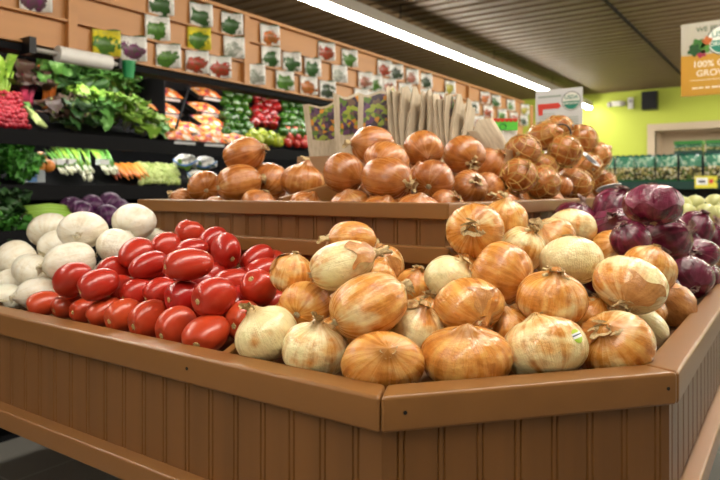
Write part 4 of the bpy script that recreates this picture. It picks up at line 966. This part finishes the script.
# carrots
M['carrot'] = plain('carrot skin', (.72, .22, .03), .4, .4, .2, 40); M['redcarrot'] = plain('reddish carrot skin', (.45, .10, .05), .4, .4, .2, 40)
M['carrot2'] = plain('yellow carrot skin', (.72, .36, .08), .4, .4, .2, 40)
for k in range(9):
    a = aim(117 + k * 4.0, 179.5 - (k % 3) * 1.5, -3.02 - (k % 2) * .02); b = aim(107 + k * 3.6, 164 + (k % 2), -3.27); a.z = max(a.z, slope_z(a.x, 0) + .02); b.z = max(b.z, slope_z(b.x, 0) + .03)
    t = thing('carrot', '%s carrot on the lower shelf, %s from the green onions' % ('reddish' if k < 2 else 'orange', ORD[k]), 'carrot', tuple(a), 'carrots on the lower shelf')
    MB().tube([a, a.lerp(b, .3), a.lerp(b, .85), b], [.004, .011, .017, .010], 10).build('root', M['redcarrot'] if k < 2 else M['carrot2'] if k > 6 else M['carrot'], t, smooth=True)
    MB().tube([b, b + (b - a).normalized() * .03], [.008, .004], 6).build('stem_stub', M['green_stalk'], t)
# brussels sprouts, cauliflower
SPR = MB().ball((0, 0, 0), 1, 1, 1.08, 10, 7).mesh('brussels_sprout', fruit_mat('sprout', (.34, .44, .10), (.58, .64, .26), .5), True)
r = random.Random(77)
for j in range(8):
    for i in range(9):
        u = 141 + i * 4.5 + (j % 2) * 2.2 - (j * .6); x = -3.04 - j * .034; b = shelf_pt(u, 170, x, 0)
        o = link('brussels_sprout', SPR); s_ = .0165 * r.uniform(.8, 1.2); o.scale = (s_,) * 3; o.location = (x, b.y, b.z + .022 + j * .006 + r.uniform(0, .01)); o.rotation_euler = (r.uniform(0, 3), r.uniform(0, 3), 0)
        tag(o, 'small pale green brussels sprout in the bank before the wrapped cauliflowers', 'brussels sprout', 'brussels sprouts on the lower shelf')
def caul_mesh(seed):
    r = random.Random(seed); m = MB()
    for i in range(60):
        a = r.uniform(0, 6.28); t = math.acos(r.uniform(-.2, 1)); m.ball((.75 * math.sin(t) * math.cos(a), .75 * math.sin(t) * math.sin(a), .65 * math.cos(t)), .27, n=8, m=6)
    return m.mesh('curd', M['white_p'], True)
CA = caul_mesh(3); M['wrapblue'] = plain('blue print on wrap', (.08, .20, .45), .3)
for k, (u, v, lab) in enumerate(((186, 163, 'wrapped white cauliflower next to the brussels sprouts'), (205, 165, 'wrapped white cauliflower with blue print, behind its twin by the sprouts'), (196, 176, 'crumpled white wrapped cauliflower hanging at the lower shelf lip'))):
    p = aim(u, v, -3.12 if k < 2 else -3.03); p.z = max(p.z, slope_z(p.x, 0) + .05)
    t = thing('cauliflower', lab, 'cauliflower', tuple(p), 'wrapped cauliflowers'); s_ = .075 if k < 2 else .05
    c = link('curd', CA, t); c.scale = (s_, s_, s_ * .85)
    m = MB().tube([p + Vector((.07 * s_ / .075 * math.cos(a), .075 * s_ / .075 * math.sin(a), .02 * math.sin(2 * a))) for a in np.linspace(0, 6.28, 18)], .006, 6)
    m.build('blue_band', M['wrapblue'], t, smooth=True)
    leafy_m = MB(); r = random.Random(k)
    for i in range(5): leaf(leafy_m, p + Vector((0, 0, -.03)), Vector((math.cos(i * 1.26), math.sin(i * 1.26), .5)), Vector((0, .1, 1)), .09 * s_ / .075, .03, .004, 0, r)
    leafy_m.build('leaves', LF['light'], t, smooth=True)
# ------------------------------------------------------------------ well at the foot of the cooler
def wellz(x): return .895 + .105 * (-2.811 - x) / .249
def cab_mesh():
    t = NT('purple cabbage', .35, .4); pm, pv, v, oi = meridian(t, .3); n = t.noise(pm, 5, 4)
    t.color(t.ramp(n, [(.3, (.03, .006, .03)), (.55, (.085, .014, .075)), (.75, (.26, .13, .24))])); return MB().ball((0, 0, 0), 1, 1, .92, 24, 14).mesh('red_cabbage', t.m, True)
CAB = cab_mesh()
for (u, v, x, lab) in ((80, 212, -2.88, 'dark purple cabbage beside the celery'), (92, 206, -2.92, 'dark purple cabbage behind the others above the scarred white onion'), (106, 216, -2.85, 'bright purple cabbage in front, above the white onions'), (118, 209, -2.90, 'pale-veined purple cabbage beside the smooth round white onion'), (110, 203, -2.93, 'purple cabbage in shade at the back of its row'), (72, 208, -2.93, 'purple cabbage in shade behind the celery'), (124, 222, -2.86, 'low purple cabbage behind the smooth round white onion')):
    p = aim(u, v, x); o = link('red_cabbage', CAB); s_ = .060; o.scale = (s_, s_, s_); p.z = max(p.z, wellz(x) + .062); o.location = p; o.rotation_euler = (random.uniform(-.8, .8), random.uniform(-.8, .8), random.uniform(0, 6)); tag(o, lab, 'cabbage', 'purple cabbages in the cooler well')
m = MB(); m.add([(QB - .031, YA + .02, .895), (QB - .031, YB - .02, .895), (-3.06, YB - .02, 1.0), (-3.06, YA + .02, 1.0)], [(0, 1, 2, 3)]); m.add([(-3.06, YA + .02, .882), (-3.06, YB - .02, .882), (QB - .031, YB - .02, .882), (QB - .031, YA + .02, .882)], [(0, 1, 2, 3)]); m.build('well_floor', M['cooler'], cool)
pts = []
for i in range(5):
    a = aim(76, 210 + i * 3.0, -2.90 + i * .015); b = aim(22, 208 + i * 3.2, -2.94 + i * .012); pts.append((a, b))
stalks('celery_bunch', 'light green celery lying in the cooler well behind the white onions', 'celery', pts, M['green_stalk'], LF['dark'], .017, 'greens in the cooler well', 8)
for k, (u, v, x, n_, lab, mt) in enumerate(((6, 205, -2.92, 60, 'dark leafy herb bunch in the cooler well under the parsley', 'dark'), (12, 232, -2.85, 60, 'blue-green curly kale bunch in the cooler well behind the white onions', 'parsley'), (-8, 225, -2.86, 50, 'dark leafy bunch at the near end of the cooler well', 'dark'))):
    p = aim(u, v, x); leafy('herb_bunch', lab, 'greens', p - Vector((.05, 0, .06)), 'greens in the cooler well', LF[mt], M['dark_stem'], n=n_, L=.055, Wd=.026, ruffle=.014, size=.17, spread=1.1, seed=90 + k, droop=.01, stem_len=.05, tier=None)
BE = MB().ball((0, 0, 0), 1, 1, 1, 14, 9).mesh('beet', plain('beet skin', (.07, .012, .03), .5), True)
for (u, v, x, lab) in ((26, 222, -2.87, 'dark red beet beside the celery'), (33, 228, -2.85, 'dark red beet behind the white onion with a dark spot'), (21, 232, -2.84, 'dark red beet against the blue-green kale'), (30, 236, -2.83, 'lowest dark red beet behind the white onions')):
    p = aim(u, v, x); o = link('beet', BE); o.scale = (.036,) * 3; o.location = p; tag(o, lab, 'beet', 'beets in the cooler well')

# ------------------------------------------------------------------ paper produce bags in a crate on the raised bin
def jute():
    t = NT('tan paper bag', .75, .2); v = t.coord(); n = t.noise(t.vm('MULTIPLY', v, (60, 60, 12)), 2, 4); t.color(t.ramp(n, [(.3, (.48, .39, .28)), (.7, (.66, .56, .42))])); t.bump(n, .15, .004); return t.m
M['bag'] = jute()
def printm():
    t = NT('vegetable print', .5); v = t.coord(); oi = t.n('ObjectInfo'); vo = t.n('TexVoronoi'); t.l(v, vo.inputs['Vector']); vo.inputs['Scale'].default_value = 75
    s = t.n('SeparateColor'); t.l(vo.outputs['Color'], s.inputs[0])
    t.color(t.ramp(s.outputs[0], [(0, (.05, .03, .05)), (.22, (.12, .05, .12)), (.42, (.10, .18, .03)), (.6, (.30, .36, .05)), (.74, (.62, .25, .03)), (.86, (.16, .10, .07))], 'CONSTANT')); return t.m
M['print'] = printm(); M['stripe'] = plain('lime stripe', (.42, .50, .10), .5); M['card'] = wood('tan crate wood', (.36, .19, .085), (.15, 1, 1), .6, .15, 20)
cy0, cy1 = 1.66, 1.86
crate = thing('bag_crate', 'low tan wooden crate holding the paper bags behind the copper onions', 'crate', (-1.06, 1.76, 1.1335))
zb = 1.1335
for nm, bx in (('side_board', (-1.40, -.66, cy0 - .012, cy0, zb, 1.212)), ('side_board', (-1.40, -.66, cy1, cy1 + .012, zb, 1.212)), ('end_board', (-1.40, -1.388, cy0, cy1, zb, 1.212)), ('end_board', (-.672, -.66, cy0, cy1, zb, 1.212)), ('bottom_board', (-1.388, -.672, cy0, cy1, zb, zb + .008))):
    MB().box(*bx).build(nm, M['card'], crate, bevel=.002)
def make_bag(wd, ht, th, pr, seed):
    # local frame: face looks along -y, base at z 0
    r = random.Random(seed); t = thing('paper_bag', 'x', 'paper bag', (0, 0, 0), 'paper produce bags in the crate'); K, J = 8, 9
    def P(f, z, s_):
        e = (1 - abs(2 * f - 1) ** 6) ** .5; tt = th * (.55 + .45 * math.sin(z * 2.2 + seed) ** 2) * (1.15 if z < .7 else 1.0)
        return ((f - .5) * wd * (1 + .05 * z), s_ * tt / 2 * e + .01 * math.sin(z * 3 + seed), z * ht + (.008 * math.sin(f * 9 + seed) * z))
    m = MB(); n = K + 1
    for s_ in (-1, 1):
        rows = [[P(i / K, j / J, s_) for i in range(n)] for j in range(J + 1)]
        m.grid(rows if s_ < 0 else [list(reversed(q)) for q in rows])
    m.build('bag_body', M['bag'], t, smooth=True)
    if pr:
        rows = [[tuple(Vector(P(i / K, z, -1)) + Vector((0, -.0012, 0))) for i in range(1, K)] for z in np.linspace(.52, .97, 7)]
        m = MB(); m.grid(rows)
        rows2 = [[tuple(Vector(p) + Vector((0, .0006, 0))) for p in reversed(q)] for q in rows]; m.grid(rows2)
        m.build('vegetable_print', M['print'], t, smooth=True)
        rows = [[tuple(Vector(P(f, z, -1)) + Vector((0, -.0022, 0))) for f in (.78, .84, .9)] for z in np.linspace(.45, .985, 7)]
        m = MB(); m.grid(rows); m.grid([[tuple(Vector(p) + Vector((0, .0006, 0))) for p in reversed(q)] for q in rows]); m.build('lime_stripe', M['stripe'], t, smooth=True)
    return t
BAGS = [(331, 2.10, 0, .15, .24, .02, 1, -6, 'leftmost paper bag, its vegetable print facing the onions'), (352, 2.06, 30, .13, .26, .022, 1, -3, 'paper bag half tucked behind the leftmost printed one'), (376, 2.02, 4, .125, .26, .022, 1, 2, 'paper bag with vegetable print and lime stripe beside the edge-on bags')]
for k in range(11):
    BAGS.append((393 + k * 7.2, 2.0 - .016 * k, 72, .12, .275 - .006 * k - (.012 if k % 3 == 1 else 0), .024, 1 if k in (0, 8) else 0, 2 + k * .9, 'tan paper bag standing edge-on, %s from the printed ones' % ORD[k]))
BAGS.append((487, 1.84, 20, .085, .15, .03, 0, -36, 'plain tan paper bag slumped sideways by the price tag'))
for k, (u, t_, ang, wd, ht, th, pr, tilt, lab) in enumerate(BAGS):
    o = make_bag(wd, ht, th, pr, k + 1); o['label'] = lab
    b = at_t(u, 170, t_); o.location = (b.x, min(max(b.y, cy0 + .03), cy1 - .03) if k < 14 else b.y, zb + .012 if k < 14 else 1.17)
    o.rotation_euler = (0, R(tilt), TH + R(ang)); 
    if k == 14: o.location = (b.x + .03, 1.78, 1.17)
# price tag and white tub beyond the crate
p = at_t(503, 124.5, 1.95); M['tagred'] = plain('tag red', (.62, .04, .02), .5); M['taggreen'] = plain('tag green', (.12, .62, .06), .5)
def facing(name, label, cat, p, w_, h_, th, mat, yaw=0, group=None, border=None):
    t = thing(name, label, cat, tuple(p), group); t.rotation_euler = (0, 0, TH + R(yaw)); ORG[t.name] = (0, 0, 0)
    MB().box(-w_ / 2, w_ / 2, 0, th, -h_ / 2, h_ / 2).build('card', mat, t); return t
t = facing('price_tag', 'bright green price tag with a red top above the copper onions', 'price tag', p, .09, .036, .002, M['taggreen'])
m = MB()
for i in range(7): m.box(-.045 + i * .013, -.036 + i * .013, -.001, -.0002, .008, .018)
m.box(-.045, .045, -.0008, -.0002, .012, .018).box(-.045, -.036, -.001, -.0002, -.018, -.010); m.build('red_print', M['tagred'], t)
m = MB(); m.tube([(.010 * math.cos(a), -.0006, -.007 + .009 * math.sin(a)) for a in np.linspace(0, 6.2832, 17)], .0016, 5); m.build('ring_print', plain('tag dark green', (.02, .22, .05), .5), t)
MB().tube([(0, .003, -.01), (0, .004, -.16)], .003, 6).build('stem', M['white_p'], t)
p = at_t(502, 143, 2.0); zt = rdeck(p.x, p.y)
t = thing('plastic_tub', 'white plastic tub with a green band under the bright price tag', 'tub', (p.x, p.y, zt)); m = MB(); n = 24
ztop = at_t(502, 131, 2.0).z; prof = [(0, zt + .002), (.036, zt + .002), (.047, ztop), (.047, ztop + .004), (.043, ztop + .004), (.033, zt + .01), (0, zt + .01)]
for r_, z in prof: m.v += [(p.x + r_ * math.cos(6.2832 * j / n), p.y + r_ * math.sin(6.2832 * j / n), z) for j in range(n)]
m.f += [(i * n + j, i * n + (j + 1) % n, (i + 1) * n + (j + 1) % n, (i + 1) * n + j) for i in range(len(prof) - 1) for j in range(n)]
m.build('tub_body', M['white_p'], t, smooth=False)
m = MB(); z0, z1 = zt + .02, zt + (ztop - zt) * .45
for r_, z in ((.0388, z0), (.0428, z1)): m.v += [(p.x + r_ * math.cos(6.2832 * j / n), p.y + r_ * math.sin(6.2832 * j / n), z) for j in range(n)]
m.f += [(j, (j + 1) % n, n + (j + 1) % n, n + j) for j in range(n)]; m.build('green_band', M['cupgreen'], t)

# ------------------------------------------------------------------ net bag around the onions at the end of the raised bin
t = NT('gold net', .5); t.color((.55, .33, .08)); M['net'] = t.m
P0 = Vector(SOL['N'][4][:3]); bag = thing('net_bag', 'gold net around the onions beside the purple ones', 'net bag', (P0.x - .1, P0.y + .2, rdeck(P0.x - .1, P0.y + .2)))
m = MB()
for k, (x, y_, z, a, b) in enumerate(SOL['N']):
    c = Vector((x, y_, z)); q = Matrix.Rotation(k * .9, 3, 'Z') @ Matrix.Rotation(.5 + k * .3, 3, 'X')
    for sgn in (1, -1):
        for j in range(7):
            pts = []
            for i in range(15):
                th_ = .25 + (math.pi - .5) * i / 14; ph = j * .8976 + sgn * th_ * 1.1
                d = q @ Vector((math.sin(th_) * math.cos(ph), math.sin(th_) * math.sin(ph), math.cos(th_)))
                pts.append(c + Vector((d.x * a * 1.04, d.y * a * 1.04, d.z * b * 1.05)))
            m.tube(pts, .0016, 3, False)
m.build('netting', M['net'], bag)
lab_m = plain('dark bag label', (.035, .03, .028), .35)
for (u, v, t_, w_, h_, yaw, rol) in ((591, 158, 2.06, .075, .022, -20, 32), (608, 187, 1.98, .075, .03, -25, -24)):
    p = at_t(u, v, t_); Mx = Matrix.Translation(p) @ Matrix.Rotation(TH + R(yaw), 4, 'Z') @ Matrix.Rotation(R(rol), 4, 'Y') @ Matrix.Rotation(R(-25), 4, 'X')
    rows = [[tuple(Mx @ Vector((w_ * (i / 8 - .5), .012 * math.cos(i / 8 * 3.14) * -1 + .006 * j, h_ * (j / 3 - .5) * (1 - .5 * abs(i / 4 - 1) ** 3)))) for i in range(9)] for j in range(4)]
    mm = MB(); mm.grid(rows); mm.grid([[tuple(Vector(q) + FW * .0015) for q in reversed(rw)] for rw in rows]); o = mm.build('label', lab_m, bag, smooth=True); o['label'] = 'dark folded plastic label'
    e_ = [Mx @ Vector((w_ * (i / 8 - .5), -.012 * math.cos(i / 8 * 3.14) + .02, h_ * .5 * (1 - .5 * abs(i / 4 - 1) ** 3) + .001)) for i in range(9)]
    MB().tube(e_, .0022, 5).build('label_edge', M['white_p'], bag, smooth=True)
a_ = [at_t(558 + 9 * math.cos(a) + 4, 134 - 10 * math.sin(a), 2.02) for a in np.linspace(2.9, -.9, 12)]
MB().tube(a_, .003, 6).build('plastic_tie', lab_m, bag, smooth=True)
# white garlic-like papery skins beside the net bag
# ------------------------------------------------------------------ small printed sign standing behind the netted onions
def text(name, s_, size, mat, parent, loc, align='CENTER'):
    c = bpy.data.curves.new(name, 'FONT'); c.body = s_; c.size = size; c.align_x = align; c.align_y = 'CENTER'; c.extrude = .0003; c.offset = size * .012; c.materials.append(mat)
    tmp = bpy.data.objects.new('tmp', c); me = bpy.data.meshes.new_from_object(tmp); bpy.data.objects.remove(tmp); bpy.data.curves.remove(c)
    if not me.materials: me.materials.append(mat)
    o = link(name, me, parent); o.location = loc; o.rotation_euler = (R(90), 0, 0); return o
def disc(m, cx, cz, y_, r0, r1, a0=0, a1=6.28319, n=32, th=.0006):
    rows = [[(cx + r_ * math.cos(a), y_, cz + r_ * math.sin(a)) for a in np.linspace(a0, a1, n)] for r_ in (r0, r1)]
    m.grid(rows)
def seal(parent, cx, cz, R_, y_, size, word2):
    k = plain('seal dark', (.06, .07, .05), .5); wm = plain('seal white', (.78, .78, .70), .5); gm = plain('seal green', (.01, .20, .13), .5)
    m = MB(); disc(m, cx, cz, y_ - .0004, 0, R_); m.build('seal_face', wm, parent)
    m = MB(); disc(m, cx, cz, y_ - .0008, R_ * .93, R_); m.build('seal_ring', k, parent)
    m = MB(); h0 = -.02 * R_; pts = [(cx + R_ * .86 * math.cos(a), y_ - .0010, cz + R_ * .86 * math.sin(a) + 0) for a in np.linspace(math.pi, 2 * math.pi, 25)]
    m.add(pts, [tuple(range(len(pts)))]); m.build('seal_lower_half', gm, parent)
    text('seal_lettering', 'USDA', R_ * .55, gm, parent, (cx, y_ - .0014, cz + R_ * .38)); text('seal_lettering', 'ORGANIC', R_ * .36, wm, parent, (cx, y_ - .0014, cz - R_ * .24))
t_ = 2.75; pc = at_t(558.5, 112, t_); s_ = t_ / F
sg = thing('product_sign', 'pale printed sign on a thin post behind the netted onions', 'sign', (pc.x, pc.y, pc.z)); sg.rotation_euler = (0, 0, R(-2)); ORG[sg.name] = (0, 0, 0)
# the sheet faces down the aisle
W_, H_ = .205, 46 * s_
MB().box(-W_ / 2, W_ / 2, 0, .003, -H_ / 2, H_ / 2).build('sheet', plain('printed sheet', (.62, .62, .62), .35, .5, .08, 12), sg)
seal(sg, W_ * .27, H_ * .22, W_ * .20, 0, 0, '')
mm = MB().box(-W_ * .45, -W_ * .02, -.0012, -.0003, H_ * .08, H_ * .20); mm.add([(-W_ * .02, -.001, H_ * .06), (W_ * .06, -.001, H_ * .13), (-W_ * .02, -.001, H_ * .22)], [(0, 1, 2)]); mm.box(-W_ * .44, -W_ * .34, -.0012, -.0003, -H_ * .05, H_ * .08); mm.build('red_banner', M['tagred'], sg)
for (x, z, r_, c, nm) in ((-.40, -.26, .07, (.10, .14, .35), 'blue_print'), (-.12, -.34, .06, (.65, .10, .12), 'red_print'), (.06, -.25, .06, (.08, .20, .04), 'green_print'), (-.2, -.42, .06, (.60, .50, .08), 'yellow_print')):
    m = MB(); disc(m, x * W_, z * H_, -.0008, .0, r_ * W_, n=12); m.build(nm, plain(nm + ' colour', c, .5), sg)
m = MB()
for i in range(6): m.box(W_ * .12, W_ * .42, -.001, -.0003, -H_ * (.12 + .05 * i), -H_ * (.135 + .05 * i))
for i in range(9): m.box(-W_ * .44 + i * .0115, -W_ * .44 + i * .0115 + .009, -.001, -.0003, H_ * .33, H_ * .37)
for i in range(4): m.box(-W_ * .42, -W_ * (.08 + .03 * (i % 2)), -.001, -.0003, -H_ * (.02 + .05 * i), -H_ * (.03 + .05 * i))
m.build('small_print', plain('grey print', (.25, .32, .25), .5), sg)
MB().tube([(0, .006, -H_ * .3), (0, .006, rdeck(pc.x, pc.y) - pc.z)], .005, 8).build('post', M['grey_metal'], sg)

# ------------------------------------------------------------------ pale green fruit in a raised tray at the end of the side bin
tz = CAMZ - .12
MB().box(-.52, -.17, 2.32, 3.2, tz - .012, tz).build('raised_tray', M['card'], stand)
MB().box(-.52, -.17, 2.305, 2.3195, .86, tz + .018).build('tray_front', M['card'], stand, bevel=.002)
PF = MB().ball((0, 0, 0), 1, 1, .97, 18, 12).mesh('pale_fruit', fruit_mat('pale green fruit', (.50, .50, .17), (.60, .60, .26), .4), True)
STM = MB().tube([(0, 0, .9), (.03, 0, 1.12)], [.1, .06], 6).mesh('stem', M['dark_stem'], True)
for k, (u, v, t__, lab) in enumerate(((681, 206, 2.20, 'pale green fruit nearest the raised bin in its tray'), (695, 205, 2.22, 'pale green fruit in the upper row behind the purple onions'), (706, 214, 2.10, 'pale green fruit in front of the others, above the flat purple onion'), (715, 204, 2.25, 'pale green fruit at the picture edge in the upper row'), (686, 214, 2.12, 'pale green fruit low behind the glossy purple onion'), (719, 217, 2.1, 'pale green fruit low at the picture edge'), (728, 208, 2.2, 'pale green fruit farthest out toward the side rim'))):
    p = at_t(u, v, t__); o = link('pale_fruit', PF); o.scale = (.036,) * 3; p.z = max(p.z, tz + .036); o.location = p; o.rotation_euler = (random.uniform(-.7, .7), random.uniform(-.7, .7), 0); link('stem', STM, o); tag(o, lab, 'fruit', 'pale green fruit in the tray')

# ------------------------------------------------------------------ shelf of bagged salad at the end of the store
SY = 5.1
a = on_y(596, 181, SY); b = on_y(735, 181, SY); sz = CAMZ + 8 / 636 * 4.7
t = thing('salad_shelf', 'dark display shelf with a green edge carrying bagged salads by the green wall', 'display shelf', ((a.x + b.x) / 2, SY + .3, 0)); M['dkgreen'] = plain('dark green edge', (.012, .06, .05), .4)
xa, xb = a.x - .35, b.x + .9
MB().box(xa, xb, SY, SY + .7, sz - .03, sz).build('shelf_board', M['black'], t); MB().box(xa, xb, SY - .012, SY - .0005, sz - .055, sz + .004).build('shelf_edge', M['dkgreen'], t)
MB().box(xa + .02, xb - .02, SY + .08, SY + .7, 0, sz - .031).build('cabinet', M['blackp'], t)
MB().box(xa, xb, SY + .42, SY + .7, sz + .0005, sz + .20).build('step', M['blackp'], t)
def pouch_mat():
    t = NT('bagged salad print', .25, .6); g = t.coord('Generated'); s = t.n('SeparateXYZ'); t.l(g, s.inputs[0]); oi = t.n('ObjectInfo'); z = s.outputs[2]
    cx = t.n('CombineXYZ'); t.l(t.math('MULTIPLY', oi.outputs['Random'], 50.), cx.inputs[0]); v = t.vm('ADD', t.vm('MULTIPLY', g, (1, .3, 1.2)), cx.outputs[0])
    vo = t.n('TexVoronoi'); t.l(v, vo.inputs['Vector']); vo.inputs['Scale'].default_value = 11; q = t.n('SeparateColor'); t.l(vo.outputs['Color'], q.inputs[0])
    mixd = t.ramp(q.outputs[0], [(0, (.05, .05, .02)), (.35, (.30, .26, .08)), (.55, (.55, .48, .22)), (.7, (.10, .16, .04)), (.85, (.62, .58, .40))], 'CONSTANT')
    head = t.mix(t.math('GREATER_THAN', t.noise(v, 5, 3), .55), (.05, .20, .12), (.30, .46, .32))
    c = t.mix(t.math('GREATER_THAN', z, .52), mixd, head); c = t.mix(t.math('GREATER_THAN', z, .90), c, (.008, .07, .05)); c = t.mix(t.math('LESS_THAN', z, .08), c, (.03, .16, .06))
    t.color(c); return t.m
def pouch_mesh(wd, ht, th):
    m = MB()
    for s_ in (-1, 1):
        rows = [[((f - .5) * wd * (1 - .04 * math.sin(3.14 * g)), s_ * th / 2 * (max(0, math.sin(3.14159 * g)) ** .7) * (1 - abs(2 * f - 1) ** 3), g * ht + .006 * math.sin(f * 20) * (g > .95)) for f in np.linspace(0, 1, 9)] for g in np.linspace(0, 1, 11)]
        m.grid(rows if s_ < 0 else [list(reversed(r_)) for r_ in rows])
    return m.mesh('salad_bag', pouch_mat(), True)
PO = pouch_mesh(.148, .21, .06)
for k, u in enumerate((605, 626, 645, 667, 691, 716, 741)):
    p = on_y(u, 179, SY + .16); o = link('salad_bag', PO); o.location = (p.x, SY + .14, sz + .001); o.rotation_euler = (R(-7), 0, R(8)); tag(o, 'green-topped salad bag in the front row on the dark shelf, %s from the onions' % ORD[k], 'salad bag', 'bagged salads on the shelf')
BX = plain('green tray lid', (.05, .30, .06), .35)
for k, (u, w_) in enumerate(((690, .20), (722, .20))):
    p = on_y(u, 150, SY + .55); t = thing('salad_tray', 'green salad tray on the upper step behind the bags, %s from the netted onions' % ORD[k], 'salad tray', (p.x, p.y, sz + .2), 'salad trays on the step')
    MB().box(p.x - w_ / 2, p.x + w_ / 2, SY + .44, SY + .62, sz + .201, sz + .245).build('tray', M['dkgreen'], t); MB().box(p.x - w_ * .48, p.x + w_ * .48, SY + .445, SY + .615, sz + .245, sz + .30).build('salad', pouch_mat(), t); MB().box(p.x - w_ / 2, p.x + w_ / 2, SY + .44, SY + .62, sz + .30, sz + .325).build('lid', BX, t)
p = on_y(706, 182, SY - .02)
t = thing('price_card', 'yellow and white price card clipped to the dark shelf edge under the salad bags', 'price card', (p.x, p.y, p.z)); t.rotation_euler = (R(-15), 0, R(8)); ORG[t.name] = (0, 0, 0)
MB().box(-.07, .07, 0, .002, -.045, .045).build('card', plain('yellow card', (.72, .66, .03), .5), t); MB().box(-.06, .01, -.0012, -.0003, -.02, .032).build('white_print', M['label'], t); MB().box(-.045, -.005, -.002, -.0013, -.004, .01).build('black_print', M['black'], t); MB().box(.02, .045, -.0012, -.0003, -.01, .02).build('red_print', M['tagred'], t)

# ------------------------------------------------------------------ hanging sign
HY = 4.44; L = on_y(681, 25, HY); Bt = on_y(681, 97, HY); W_, H_ = .62, L.z - Bt.z
hs = thing('hanging_sign', 'yellow and cream sign with a round green seal hung from the ceiling', 'hanging sign', (L.x + W_ / 2, HY, L.z - H_ / 2)); ORG[hs.name] = (0, 0, 0)
cream = plain('cream sign', (.44, .40, .32), .45, .5, .03); yel = plain('yellow sign', (.52, .26, .012), .45, .5, .03); dgt = plain('dark green lettering', (.03, .08, .03), .5); wht = plain('white lettering', (.80, .74, .60), .5)
MB().box(-W_ / 2, W_ / 2, 0, .008, -H_ / 2, H_ / 2).build('board', cream, hs)
MB().box(-W_ / 2, W_ / 2, -.0012, -.0002, -H_ / 2, H_ * .06).build('yellow_panel', yel, hs)
text('lettering', 'WE PROUDLY', .042, dgt, hs, (-W_ / 2 + .085, -.001, H_ * .40), 'LEFT')
px = 4.92 / F * .90  # metres per picture pixel on the board
seal(hs, -W_ / 2 + .235, H_ * .23, .094, -.0015, 0, '')
text('lettering', '100% ORGANIC', .054, wht, hs, (-W_ / 2 + .065, -.002, -H_ * .075), 'LEFT')
text('lettering', 'GROWN', .054, wht, hs, (-W_ / 2 + .085, -.002, -H_ * .20), 'LEFT')
MB().box(-W_ / 2 + .05, W_ / 2 - .05, -.0016, -.0013, -H_ * .292, -H_ * .285).build('rule', wht, hs)
m = MB()
for i in range(13): m.box(-W_ / 2 + .062 + i * .036, -W_ / 2 + .062 + i * .036 + (.026 if i % 3 else .032), -.0016, -.0003, -H_ * .405, -H_ * .385)
m.build('small_print', wht, hs)
for (x, z, r_, c, nm) in ((.095, .19, .035, (.05, .16, .03), 'greens_print'), (.075, .12, .035, (.02, .08, .02), 'dark_greens_print'), (.13, .13, .03, (.10, .26, .04), 'greens_print'), (.112, .07, .026, (.35, .03, .08), 'radish_print'), (.145, .22, .028, (.50, .13, .03), 'carrot_print')):
    m = MB(); k_ = 14; pts = [(-W_ / 2 + x + r_ * (1 + .22 * math.sin(5 * a + x * 40)) * math.cos(a), -.0018 - .0001 * len(nm), z * H_ / .4 * .42 + r_ * (1 + .22 * math.sin(5 * a + x * 40)) * math.sin(a)) for a in np.linspace(0, 6.28, 22)[:-1]]
    m.add(pts, [tuple(range(len(pts)))]); m.build(nm, plain(nm + ' ' + str(x), c, .5, .3, .4, 60), hs)
for x in (.0, W_ * .42): MB().tube([(x, .004, H_ / 2), (x, .004, CZ + .02 - (L.z - H_ / 2))], .0015, 5).build('wire', M['grey_metal'], hs)

# ------------------------------------------------------------------ fittings on the green wall
WY = 13.0
p = on_y(650.5, 101, WY - .1)
t = thing('wall_speaker', 'black box loudspeaker on the green wall under the ceiling', 'speaker', (p.x, WY - .15, p.z)); 
MB().box(p.x - .13, p.x + .13, WY - .26, WY - .06, p.z - .17, p.z + .17).build('speaker_box', M['black'], t, bevel=.01); MB().box(p.x - .11, p.x + .11, WY - .268, WY - .261, p.z - .15, p.z + .15).build('grille', M['blackp'], t); MB().box(p.x - .03, p.x + .03, WY - .06, WY, p.z - .04, p.z + .04).build('bracket', M['black'], t)
p = on_y(617, 104, WY)
t = thing('emergency_light', 'white twin-head emergency light on the green wall', 'emergency light', (p.x, WY, p.z))
MB().box(p.x - .09, p.x + .09, WY - .09, WY, p.z - .05, p.z + .05).build('housing', M['white_p'], t, bevel=.01)
for s_ in (-1, 1): MB().ball((p.x + s_ * .12, WY - .07, p.z - .01), .055, .05, .055, 14, 10).build('lamp_head', M['grey_metal'], t, smooth=True)
p = on_y(631, 103, WY)
t = thing('fire_alarm', 'small white alarm box on the green wall between the emergency light and the speaker', 'alarm', (p.x, WY, p.z)); MB().box(p.x - .05, p.x + .05, WY - .05, WY, p.z - .11, p.z + .10).build('alarm_box', M['white_p'], t, bevel=.008); MB().ball((p.x, WY - .05, p.z + .03), .03, .02, .03, 10, 8).build('lens', M['grey_metal'], t, smooth=True)
